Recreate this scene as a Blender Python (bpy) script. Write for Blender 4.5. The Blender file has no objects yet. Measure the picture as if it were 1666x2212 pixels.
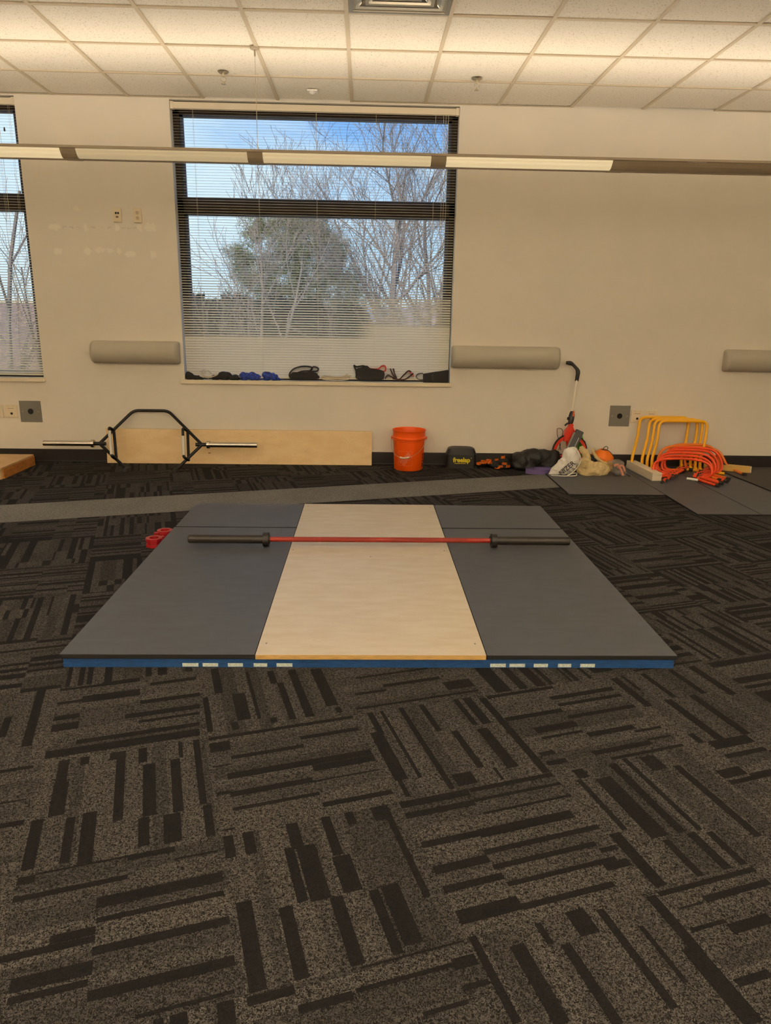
import bpy, bmesh, math, random
import numpy as np
from mathutils import Vector, Matrix, noise
C = bpy.context.scene.collection
SC = bpy.context.scene
PI = math.pi
# ------------------------------------------------------------------ camera
CX, CD, CH = 0.1164, 6.6582, 1.3522
YAW, PITCH, ROLL, FPX = -0.0325, 0.2659, 0.0158, 1560.9
def cam_axes():
    cy, sy = math.cos(YAW), math.sin(YAW); cp, sp = math.cos(PITCH), math.sin(PITCH)
    fw = Vector((-sy*cp, cy*cp, -sp)); r = Vector((cy, sy, 0)); u = r.cross(fw)
    cr, sr = math.cos(ROLL), math.sin(ROLL)
    return fw, r*cr+u*sr, -r*sr+u*cr
FW, RT, UP = cam_axes()
cam = bpy.data.cameras.new('camera'); co = bpy.data.objects.new('camera', cam); C.objects.link(co)
cam.sensor_fit = 'VERTICAL'; cam.sensor_height = 36; cam.lens = 36*FPX/2212
cam.clip_start = 0.05; cam.clip_end = 2000
co.matrix_world = Matrix(((RT.x, UP.x, -FW.x, CX), (RT.y, UP.y, -FW.y, -CD), (RT.z, UP.z, -FW.z, CH), (0, 0, 0, 1)))
SC.camera = co
def at(u, v, Y):            # photo pixel -> point of the vertical plane y = Y
    d = FW+RT*((u-833)/FPX)-UP*((v-1106)/FPX)
    t = (Y+CD)/d.y
    return Vector((CX, -CD, CH))+d*t
SC.view_settings.view_transform = 'Standard'; SC.view_settings.look = 'None'
SC.view_settings.exposure = 0.0; SC.view_settings.gamma = 1; SC.view_settings.use_curve_mapping = False
# ------------------------------------------------------------------ world
w = bpy.data.worlds.new('sky'); SC.world = w; w.use_nodes = True
nt = w.node_tree; nt.nodes.clear()
def N(t, **k):
    n = nt.nodes.new(t)
    for a, b in k.items(): setattr(n, a, b)
    return n
tc = N('ShaderNodeTexCoord'); sep = N('ShaderNodeSeparateXYZ'); nt.links.new(tc.outputs['Generated'], sep.inputs[0])
mr = N('ShaderNodeMapRange'); mr.inputs[1].default_value = -0.02; mr.inputs[2].default_value = 0.30
nt.links.new(sep.outputs[2], mr.inputs[0])
cr = N('ShaderNodeValToRGB'); nt.links.new(mr.outputs[0], cr.inputs[0])
e = cr.color_ramp.elements
e[0].color = (.66, .86, 1.0, 1); e[1].color = (.15, .36, .90, 1)
q = cr.color_ramp.elements.new(.35); q.color = (.50, .76, 1.0, 1)
q = cr.color_ramp.elements.new(.7); q.color = (.27, .54, .98, 1)
mp = N('ShaderNodeMapping'); mp.inputs['Scale'].default_value = (1.6, 1.6, 5.5); nt.links.new(tc.outputs['Generated'], mp.inputs[0])
ns = N('ShaderNodeTexNoise'); ns.inputs['Scale'].default_value = 1.7; ns.inputs['Detail'].default_value = 7; ns.inputs['Roughness'].default_value = .58
nt.links.new(mp.outputs[0], ns.inputs[0])
cl = N('ShaderNodeMapRange'); cl.inputs[1].default_value = .42; cl.inputs[2].default_value = .68; ma = N('ShaderNodeMath', operation='MULTIPLY_ADD'); nt.links.new(sep.outputs[0], ma.inputs[0]); ma.inputs[1].default_value = -.55; nt.links.new(ns.outputs[0], ma.inputs[2])
nt.links.new(ma.outputs[0], cl.inputs[0])
mx = N('ShaderNodeMix', data_type='RGBA'); nt.links.new(cl.outputs[0], mx.inputs[0]); nt.links.new(cr.outputs[0], mx.inputs[6]); mx.inputs[7].default_value = (.74, .90, 1.0, 1)
bg = N('ShaderNodeBackground'); bg.inputs[1].default_value = 1.12; nt.links.new(mx.outputs[2], bg.inputs[0])
ow = N('ShaderNodeOutputWorld'); nt.links.new(bg.outputs[0], ow.inputs[0])
# ------------------------------------------------------------------ sun (outside only; the room is closed above and behind)
sl = bpy.data.lights.new('sun', 'SUN'); sl.energy = 4.2; sl.angle = .01; sl.color = (1, .95, .86)
so = bpy.data.objects.new('sun', sl); C.objects.link(so); so.rotation_euler = Vector((.45, .75, -.62)).to_track_quat('-Z', 'Y').to_euler()
# lamps: tubes of the suspended linear lights; back ones are unseen, added as fill
TUBE_W = 6.7; TUBE_COL = (1, .87, .71); BACK_UP = {-4.95: 4.0, -8.2: 13.0}; BACK_DOWN = {-4.95: 0.5, -8.2: 9.0}
PANEL_E = .80
# ------------------------------------------------------------------ helpers
def lin(c): return tuple((x/12.92 if x <= .04045 else ((x+.055)/1.055)**2.4) for x in [v/255 for v in c])+(1,)
MATS = {}
def mat(name, col, rough=.6, metal=0, var=.0, vscale=20, bump=0, bscale=200, spec=.5, vcol=None, stretch=None, detail=3, emit=None, es=0):
    if name in MATS: return MATS[name]
    m = bpy.data.materials.new(name); m.use_nodes = True; t = m.node_tree; b = t.nodes['Principled BSDF']
    b.inputs['Base Color'].default_value = tuple(col[:3])+(1,); b.inputs['Roughness'].default_value = rough; b.inputs['Metallic'].default_value = metal
    b.inputs['Specular IOR Level'].default_value = spec
    tcn = t.nodes.new('ShaderNodeTexCoord'); src = tcn.outputs['Object']
    if stretch:
        mpn = t.nodes.new('ShaderNodeMapping'); mpn.inputs['Scale'].default_value = stretch; t.links.new(src, mpn.inputs[0]); src = mpn.outputs[0]
    if var or vcol:
        n = t.nodes.new('ShaderNodeTexNoise'); n.inputs['Scale'].default_value = vscale; n.inputs['Detail'].default_value = detail; t.links.new(src, n.inputs[0])
        r = t.nodes.new('ShaderNodeMapRange'); r.inputs[1].default_value = .35; r.inputs[2].default_value = .65; t.links.new(n.outputs[0], r.inputs[0])
        x = t.nodes.new('ShaderNodeMix'); x.data_type = 'RGBA'; t.links.new(r.outputs[0], x.inputs[0])
        c2 = vcol or tuple(v*(1-var) for v in col[:3])
        x.inputs[6].default_value = tuple(col[:3])+(1,); x.inputs[7].default_value = tuple(c2[:3])+(1,); t.links.new(x.outputs[2], b.inputs['Base Color'])
    if bump:
        n2 = t.nodes.new('ShaderNodeTexNoise'); n2.inputs['Scale'].default_value = bscale; n2.inputs['Detail'].default_value = 2; t.links.new(src, n2.inputs[0])
        bp = t.nodes.new('ShaderNodeBump'); bp.inputs['Strength'].default_value = bump; bp.inputs['Distance'].default_value = .003; t.links.new(n2.outputs[0], bp.inputs['Height']); t.links.new(bp.outputs[0], b.inputs['Normal'])
    if emit:
        b.inputs['Emission Color'].default_value = tuple(emit[:3])+(1,); b.inputs['Emission Strength'].default_value = es
    MATS[name] = m; return m
def obj(name, bm, m, parent=None, smooth=False, shift=None):
    if shift is not None: bmesh.ops.translate(bm, vec=-Vector(shift), verts=bm.verts)
    me = bpy.data.meshes.new(name); bm.to_mesh(me); bm.free()
    if smooth:
        for p in me.polygons: p.use_smooth = True
        try: me.set_sharp_from_angle(angle=math.radians(40))
        except Exception: pass
    for mm in (m if isinstance(m, (list, tuple)) else [m]): me.materials.append(mm)
    o = bpy.data.objects.new(name, me); C.objects.link(o)
    if parent: o.parent = parent
    return o
def tag(o, label=None, cat=None, group=None, kind=None):
    if label: o['label'] = label
    if cat: o['category'] = cat
    if group: o['group'] = group
    if kind: o['kind'] = kind
    return o
def thing(name, label, cat, loc=(0, 0, 0), group=None):
    o = bpy.data.objects.new(name, None); o.empty_display_size = .05; C.objects.link(o); o.location = loc
    return tag(o, label, cat, group)
class Part:   # builds parts in world coordinates under a thing's empty
    def __init__(s, root): s.r = root
    def __call__(s, name, bm, m, smooth=False, label=None, sub=None):
        o = obj(name, bm, m, sub or s.r, smooth, s.r.location)
        if label: o['label'] = label
        return o
def struct(name, bm, m, smooth=False, parent=None):
    o = obj(name, bm, m, parent, smooth)
    if not parent: o['kind'] = 'structure'
    return o
def box(bm, x0, x1, y0, y1, z0, z1, bev=0, mi=0, M=None):
    vs = [bm.verts.new((x, y, z)) for x in (x0, x1) for y in (y0, y1) for z in (z0, z1)]
    fs = [bm.faces.new([vs[i] for i in f]) for f in ((0, 1, 3, 2), (4, 6, 7, 5), (0, 4, 5, 1), (2, 3, 7, 6), (0, 2, 6, 4), (1, 5, 7, 3))]
    for f in fs: f.material_index = mi
    if bev:
        es = list({e for f in fs for e in f.edges})
        r = bmesh.ops.bevel(bm, geom=es, offset=bev, segments=2, affect='EDGES', profile=.6)
        vs = list({v for f in r['faces'] for v in f.verts}|{v for v in vs if v.is_valid})
    if M is not None: bmesh.ops.transform(bm, matrix=M, verts=[v for v in vs if v.is_valid])
    return vs
def NB(): return bmesh.new()
def BOX(*a, **k): b = NB(); box(b, *a, **k); return b
def smooth_path(pts, n=6, closed=False):   # Catmull-Rom
    P = [Vector(p) for p in pts]; out = []; L = len(P)
    rng = range(L if closed else L-1)
    for i in rng:
        if closed: a, b, c, d = P[i-1], P[i], P[(i+1) % L], P[(i+2) % L]
        else: a, b, c, d = P[max(i-1, 0)], P[i], P[i+1], P[min(i+2, L-1)]
        for k in range(n):
            t = k/n
            out.append(.5*((2*b)+(c-a)*t+(2*a-5*b+4*c-d)*t*t+(3*b-a-3*c+d)*t**3))
    if not closed: out.append(P[-1])
    return out
def round_path(pts, r=.03, n=5):           # straight runs with rounded corners
    P = [Vector(p) for p in pts]; out = [P[0]]
    for i in range(1, len(P)-1):
        a, b, c = P[i-1], P[i], P[i+1]
        d1 = (a-b); d2 = (c-b); rr = min(r, d1.length*.45, d2.length*.45)
        p1 = b+d1.normalized()*rr; p2 = b+d2.normalized()*rr
        for k in range(n+1):
            t = k/n; out.append((1-t)**2*p1+2*t*(1-t)*b+t*t*p2)
    out.append(P[-1]); return out
def tube(bm, path, r, seg=10, closed=False, mi=0):
    P = [Vector(p) for p in path]; n = len(P); rings = []
    up = None
    for i in range(n):
        if closed: d = (P[(i+1) % n]-P[i-1])
        else: d = P[min(i+1, n-1)]-P[max(i-1, 0)]
        d = d.normalized() if d.length > 1e-9 else Vector((0, 0, 1))
        if up is None:
            up = Vector((0, 0, 1)) if abs(d.z) < .9 else Vector((1, 0, 0))
        s = d.cross(up); s.normalize(); up = s.cross(d).normalized()
        rr = r(i/(n-1)) if callable(r) else r
        rings.append([bm.verts.new(P[i]+(s*math.cos(2*PI*k/seg)+up*math.sin(2*PI*k/seg))*rr) for k in range(seg)])
    m = n if closed else n-1
    for i in range(m):
        A, B = rings[i], rings[(i+1) % n]
        for k in range(seg):
            f = bm.faces.new((A[k], A[(k+1) % seg], B[(k+1) % seg], B[k])); f.material_index = mi
    if not closed:
        bm.faces.new(rings[0][::-1]).material_index = mi; bm.faces.new(rings[-1]).material_index = mi
    return bm
def TUBE(*a, **k): return tube(NB(), *a, **k)
def ribbon(bm, path, wv, th, mi=0, closed=False):   # flat strap: path points, width vector, thickness
    P = [Vector(p) for p in path]; n = len(P); wv = Vector(wv); rings = []
    for i in range(n):
        d = (P[(i+1) % n]-P[i-1]) if closed else P[min(i+1, n-1)]-P[max(i-1, 0)]
        nn = d.cross(wv).normalized()*th/2
        rings.append([bm.verts.new(P[i]+a*wv/2+b*nn) for a, b in ((-1, -1), (1, -1), (1, 1), (-1, 1))])
    for i in range(n if closed else n-1):
        A, B = rings[i], rings[(i+1) % n]
        for k in range(4): bm.faces.new((A[k], A[(k+1) % 4], B[(k+1) % 4], B[k])).material_index = mi
    if not closed:
        bm.faces.new(rings[0][::-1]); bm.faces.new(rings[-1])
    return bm
def lathe(bm, prof, c, seg=48, a0=0, a1=2*PI):
    full = abs(a1-a0-2*PI) < 1e-6; cols = []
    for k in range(seg if full else seg+1):
        a = a0+(a1-a0)*k/seg
        cols.append([bm.verts.new((c[0]+r*math.cos(a), c[1]+r*math.sin(a), c[2]+z)) for r, z in prof])
    for k in range(seg):
        A, B = cols[k], cols[(k+1) % len(cols)]
        for i in range(len(prof)-1): bm.faces.new((A[i], B[i], B[i+1], A[i+1]))
    bmesh.ops.remove_doubles(bm, verts=bm.verts, dist=1e-6)
    return bm
def prism(bm, poly, y0, y1, axis='Y', mi=0):   # polygon in XZ extruded along Y (or in YZ along X)
    f = (lambda a, b, t: (a, t, b)) if axis == 'Y' else ((lambda a, b, t: (t, a, b)) if axis == 'X' else (lambda a, b, t: (a, b, t)))
    A = [bm.verts.new(f(a, b, y0)) for a, b in poly]; B = [bm.verts.new(f(a, b, y1)) for a, b in poly]
    n = len(poly)
    fs = [bm.faces.new(A), bm.faces.new(B[::-1])]+[bm.faces.new((A[i], B[i], B[(i+1) % n], A[(i+1) % n])) for i in range(n)]
    for x in fs: x.material_index = mi
    bmesh.ops.recalc_face_normals(bm, faces=fs)
    return bm
def text_bm(s, size, ext=.0004, bold=0, sx=1):
    cu = bpy.data.curves.new('t', 'FONT'); cu.body = s; cu.size = size; cu.extrude = ext; cu.offset = bold; cu.align_x = 'CENTER'; cu.align_y = 'CENTER'; cu.resolution_u = 4
    o = bpy.data.objects.new('t', cu); C.objects.link(o)
    bpy.context.view_layer.update()
    me = bpy.data.meshes.new_from_object(o.evaluated_get(bpy.context.evaluated_depsgraph_get()))
    bpy.data.objects.remove(o); bm = NB(); bm.from_mesh(me); bpy.data.meshes.remove(me)
    for v in bm.verts: v.co.x *= sx
    return bm
def lump(bm, els, cell=.01):
    """Union-like surface of ellipsoids: each (centre, radii) an icosphere; remeshed afterwards by a modifier."""
    for c, r in els:
        g = bmesh.ops.create_icosphere(bm, subdivisions=3, radius=1)
        for v in g['verts']: v.co = Vector((v.co.x*r[0]+c[0], v.co.y*r[1]+c[1], v.co.z*r[2]+c[2]))
    return bm
TEX = {}
def cloth(o, voxel=.008, disp=.02, size=.06, floor=None, kind='STUCCI', sm=4):
    r = o.modifiers.new('remesh', 'REMESH'); r.mode = 'VOXEL'; r.voxel_size = voxel
    s = o.modifiers.new('smooth', 'SMOOTH'); s.iterations = sm; s.factor = .5
    k = (kind, size)
    if k not in TEX:
        t = bpy.data.textures.new('folds', 'MUSGRAVE' if kind == 'RIDGE' else 'CLOUDS')
        if kind == 'RIDGE': t.musgrave_type = 'RIDGED_MULTIFRACTAL'; t.noise_scale = size; t.octaves = 2
        else: t.noise_scale = size; t.noise_depth = 2
        TEX[k] = t
    d = o.modifiers.new('folds', 'DISPLACE'); d.texture = TEX[k]; d.strength = disp; d.mid_level = .55; d.texture_coords = 'LOCAL'
    s2 = o.modifiers.new('soft', 'SMOOTH'); s2.iterations = 2
    if o.parent is None or True:
        o.modifiers['remesh'].use_smooth_shade = True
    return o
def flatten(o, z):   # bake the modifiers and press everything onto the surface it lies on
    bpy.context.view_layer.update()
    dg = bpy.context.evaluated_depsgraph_get(); me = bpy.data.meshes.new_from_object(o.evaluated_get(dg))
    zl = z-(o.parent.location.z if o.parent else 0)-o.location.z
    for v in me.vertices:
        if v.co.z < zl: v.co.z = zl
    old = o.data; o.modifiers.clear(); o.data = me; me.name = old.name; bpy.data.meshes.remove(old)
    for p in me.polygons: p.use_smooth = True
# ------------------------------------------------------------------ structure
ZC = 3.044
XL, XR, YB = -6.2, 6.4, -9.6
WIN = [(-1.50, .90), (-5.15, -2.755)]
SILL = .757
def wall_mat():
    m = mat('wall_paint', lin((230, 223, 209)), .85, bump=.12, bscale=350, var=.03, vscale=3)
    t = m.node_tree; b = t.nodes['Principled BSDF']; src = b.inputs['Base Color'].links[0].from_socket
    geo = t.nodes.new('ShaderNodeTexCoord').outputs['Object']
    n = t.nodes.new('ShaderNodeTexNoise'); n.inputs['Scale'].default_value = 30; t.links.new(geo, n.inputs[0])
    sub = t.nodes.new('ShaderNodeVectorMath'); sub.operation = 'SUBTRACT'; t.links.new(n.outputs['Color'], sub.inputs[0]); sub.inputs[1].default_value = (.5, .5, .5)
    sc = t.nodes.new('ShaderNodeVectorMath'); sc.operation = 'SCALE'; sc.inputs[3].default_value = .05; t.links.new(sub.outputs[0], sc.inputs[0])
    ad = t.nodes.new('ShaderNodeVectorMath'); ad.operation = 'ADD'; t.links.new(geo, ad.inputs[0]); t.links.new(sc.outputs[0], ad.inputs[1])
    spots = [(-2.53, 2.035, .05, .028, .5), (-2.27, 2.035, .02, .03, .4), (-2.0, 2.037, .02, .03, .45), (-1.81, 2.04, .02, .03, .4), (-1.72, 2.045, .05, .035, .4),
             (-2.52, 1.838, .035, .03, .5), (-2.272, 1.842, .03, .03, .45), (-2.165, 1.856, .05, .022, .4), (-2.075, 1.85, .03, .022, .4), (-2.0, 1.851, .025, .03, .4), (-1.903, 1.826, .045, .03, .5), (-1.709, 1.826, .025, .03, .4), (-2.33, 2.18, .03, .02, .2)]
    dark = [(-2.44, 2.035, .022, .006, .35), (-2.385, 2.035, .022, .006, .3), (-2.33, 2.035, .022, .006, .25), (-2.21, 2.036, .022, .006, .25), (-2.06, 2.036, .022, .006, .25), (-1.945, 2.037, .022, .006, .25), (-1.89, 2.037, .022, .006, .25), (-1.85, 2.037, .02, .006, .25), (-2.13, 2.035, .012, .005, .2)]
    cur = src
    for lst, col in ((spots, (.98, .93, .80, 1)), (dark, (.34, .29, .22, 1))):
        for x, z, rx, rz, s in lst:
            mp = t.nodes.new('ShaderNodeVectorMath'); mp.operation = 'SUBTRACT'; t.links.new(ad.outputs[0], mp.inputs[0]); mp.inputs[1].default_value = (x, 0, z)
            m2 = t.nodes.new('ShaderNodeVectorMath'); m2.operation = 'MULTIPLY'; t.links.new(mp.outputs[0], m2.inputs[0]); m2.inputs[1].default_value = (1/rx, 0, 1/rz)
            l = t.nodes.new('ShaderNodeVectorMath'); l.operation = 'LENGTH'; t.links.new(m2.outputs[0], l.inputs[0])
            r = t.nodes.new('ShaderNodeMapRange'); t.links.new(l.outputs['Value'], r.inputs[0]); r.inputs[1].default_value = 1.15; r.inputs[2].default_value = .8; r.inputs[3].default_value = 0; r.inputs[4].default_value = s*.9
            x2 = t.nodes.new('ShaderNodeMix'); x2.data_type = 'RGBA'; t.links.new(r.outputs[0], x2.inputs[0]); t.links.new(cur, x2.inputs[6]); x2.inputs[7].default_value = col; cur = x2.outputs[2]
    t.links.new(cur, b.inputs['Base Color']); return m
WALL = wall_mat()
PLAIN = mat('side_wall_paint', lin((219, 208, 188)), .85)
bm = NB()
xs = [XL]+[v for a in sorted(WIN) for v in a]+[XR]
for i in range(0, len(xs), 2): box(bm, xs[i], xs[i+1], 0, .25, -.3, 3.6)
for a, b in WIN:
    box(bm, a, b, 0, .25, -.3, SILL-.03); box(bm, a, b, 0, .25, 3.035, 3.6)
struct('wall_back', bm, WALL)
struct('wall_left', BOX(XL-.2, XL, YB, .25, -.3, 3.6), PLAIN)
struct('wall_right', BOX(XR, XR+.2, YB, .25, -.3, 3.6), PLAIN)
struct('wall_front', BOX(XL-.2, XR+.2, YB-.2, YB, -.3, 3.6), PLAIN)
struct('trim_4', BOX(XL-.2, XR+.2, YB-.2, .25, 3.55, 3.7), mat('roof_deck', (.2, .2, .2), .9))
BASE = mat('black_rubber_base', lin((34, 29, 28)), .45, var=.2, vscale=8)
bm = NB(); box(bm, XL, XR, -.006, .001, 0, .118); box(bm, XL, XR, -.016, 0, 0, .012, bev=.003)
struct('baseboard_back', bm, BASE)
# ---- carpet
TH = math.radians(16.1); CU, SU = math.cos(TH), math.sin(TH)
U0, V0, TU, TV = -1.135, -4.745, .4965, .4885
def carpet():
    rnd = random.Random(11)
    me = bpy.data.meshes.new('floor'); V = []; F = []; S = []
    def quad(u0, u1, v0, v1, s, z=0.):
        i = len(V)
        for u, v in ((u0, v0), (u1, v0), (u1, v1), (u0, v1)): V.append((u*CU-v*SU, u*SU+v*CU, z))
        F.append((i, i+1, i+2, i+3)); S.append(s)
    for i in range(-14, 20):
        for j in range(-14, 15):
            u0, v0 = U0+i*TU, V0+j*TV
            uc, vc = u0+TU/2, v0+TV/2
            wx, wy = uc*CU-vc*SU, uc*SU+vc*CU
            if wx < XL-.5 or wx > XR+.5 or wy < YB-.5 or wy > .6: continue
            if j == 7:
                quad(u0, u0+TU, v0, v0+TV, 1.0); continue
            vert = (i+j) % 2 == 0
            if (i, j) in HAND:
                b = 0
                while b < 1-1e-6:
                    w_ = min(rnd.choice([.06, .09, .13]), 1-b); s = rnd.choice([.44, .54, .62, .7, .72])
                    if vert: quad(u0+b*TU, u0+(b+w_)*TU, v0, v0+TV, s)
                    else: quad(u0, u0+TU, v0+b*TV, v0+(b+w_)*TV, s)
                    b += w_
                for q, (a0, a1, b0, b1) in enumerate(HAND[(i, j)]): quad(u0+a0*TU, u0+a1*TU, v0+b0*TV, v0+b1*TV, rnd.choice([0, .05]), .0005+q*2e-5)
                continue
            cuts = sorted(rnd.sample([.18, .33, .5, .55, .72, .85], 2))
            b = 0
            lanes = []
            while b < 1-1e-6:
                wd = min(rnd.choice([.022, .03, .04, .045, .055, .07, .085]), 1-b)
                if 1-b-wd < .02: wd = 1-b
                lanes.append((b, b+wd)); b += wd
            last = [0, 0, 0]
            for b0, b1 in lanes:
                for k, (a0, a1) in enumerate(((0, cuts[0]), (cuts[0], cuts[1]), (cuts[1], 1))):
                    dark = rnd.random() < (.55 if not last[k] else .10)
                    last[k] = dark
                    s = rnd.choice([.0, .04, .08]) if dark else rnd.choice([.45, .58, .66, .72, .72])
                    if vert: quad(u0+b0*TU, u0+b1*TU, v0+a0*TV, v0+a1*TV, s)
                    else: quad(u0+a0*TU, u0+a1*TU, v0+b0*TV, v0+b1*TV, s)
    me.from_pydata(V, [], F)
    at_ = me.attributes.new('shade', 'FLOAT', 'FACE')
    at_.data.foreach_set('value', S)
    bm = NB(); bm.from_mesh(me); bpy.data.meshes.remove(me)
    for co_, no in (((XL-.1, 0, 0), (-1, 0, 0)), ((XR+.1, 0, 0), (1, 0, 0)), ((0, .1, 0), (0, 1, 0)), ((0, YB-.1, 0), (0, -1, 0))):
        bmesh.ops.bisect_plane(bm, geom=bm.verts[:]+bm.edges[:]+bm.faces[:], plane_co=co_, plane_no=no, clear_outer=True)
    m = bpy.data.materials.new('carpet_tiles'); m.use_nodes = True; t = m.node_tree; b = t.nodes['Principled BSDF']
    b.inputs['Roughness'].default_value = .95; b.inputs['Specular IOR Level'].default_value = .15
    a = t.nodes.new('ShaderNodeAttribute'); a.attribute_name = 'shade'
    tcn = t.nodes.new('ShaderNodeTexCoord')
    n = t.nodes.new('ShaderNodeTexNoise'); n.inputs['Scale'].default_value = 190; n.inputs['Detail'].default_value = 1.0; n.inputs['Distortion'].default_value = 1.6; t.links.new(tcn.outputs['Object'], n.inputs[0])
    n.inputs['Roughness'].default_value = .6
    r = t.nodes.new('ShaderNodeMapRange'); r.inputs[1].default_value = .43; r.inputs[2].default_value = .60; t.links.new(n.outputs[0], r.inputs[0])
    big = t.nodes.new('ShaderNodeTexNoise'); big.inputs['Scale'].default_value = 2.2; t.links.new(tcn.outputs['Object'], big.inputs[0])
    ramp = t.nodes.new('ShaderNodeMix'); ramp.data_type = 'RGBA'; t.links.new(r.outputs[0], ramp.inputs[0])
    ramp.inputs[6].default_value = CARPET[0]; ramp.inputs[7].default_value = CARPET[1]     # heather yarn: dark and light strand
    dk = t.nodes.new('ShaderNodeMix'); dk.data_type = 'RGBA'; t.links.new(r.outputs[0], dk.inputs[0])
    dk.inputs[6].default_value = CARPET[2]; dk.inputs[7].default_value = CARPET[3]
    # strength of the heather from the bar's shade
    sc = t.nodes.new('ShaderNodeMapRange'); t.links.new(a.outputs['Fac'], sc.inputs[0]); sc.inputs[1].default_value = .1; sc.inputs[2].default_value = .7
    fin = t.nodes.new('ShaderNodeMix'); fin.data_type = 'RGBA'; t.links.new(sc.outputs[0], fin.inputs[0]); t.links.new(dk.outputs[2], fin.inputs[6]); t.links.new(ramp.outputs[2], fin.inputs[7])
    st = t.nodes.new('ShaderNodeMix'); st.data_type = 'RGBA'; t.links.new(r.outputs[0], st.inputs[0]); st.inputs[6].default_value = lin((82, 80, 75)); st.inputs[7].default_value = lin((134, 133, 130))
    gs = t.nodes.new('ShaderNodeMath'); gs.operation = 'GREATER_THAN'; gs.inputs[1].default_value = .95; t.links.new(a.outputs['Fac'], gs.inputs[0])
    f2 = t.nodes.new('ShaderNodeMix'); f2.data_type = 'RGBA'; t.links.new(gs.outputs[0], f2.inputs[0]); t.links.new(fin.outputs[2], f2.inputs[6]); t.links.new(st.outputs[2], f2.inputs[7])
    hv = t.nodes.new('ShaderNodeMix'); hv.data_type = 'RGBA'; hv.blend_type = 'MULTIPLY'; hv.inputs[0].default_value = 1; t.links.new(f2.outputs[2], hv.inputs[6])
    hr = t.nodes.new('ShaderNodeMapRange'); t.links.new(big.outputs[0], hr.inputs[0]); hr.inputs[1].default_value = .35; hr.inputs[2].default_value = .65; hr.inputs[3].default_value = .92; hr.inputs[4].default_value = 1.06
    t.links.new(hr.outputs[0], hv.inputs[7]); t.links.new(hv.outputs[2], b.inputs['Base Color'])
    bp = t.nodes.new('ShaderNodeBump'); bp.inputs['Strength'].default_value = .6; bp.inputs['Distance'].default_value = .003; t.links.new(n.outputs[0], bp.inputs['Height']); t.links.new(bp.outputs[0], b.inputs['Normal'])
    struct('floor', bm, m)
HAND = {}
CARPET = [lin((20, 17, 16)), lin((79, 76, 73)), lin((18, 16, 17)), lin((25, 23, 23))]
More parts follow.
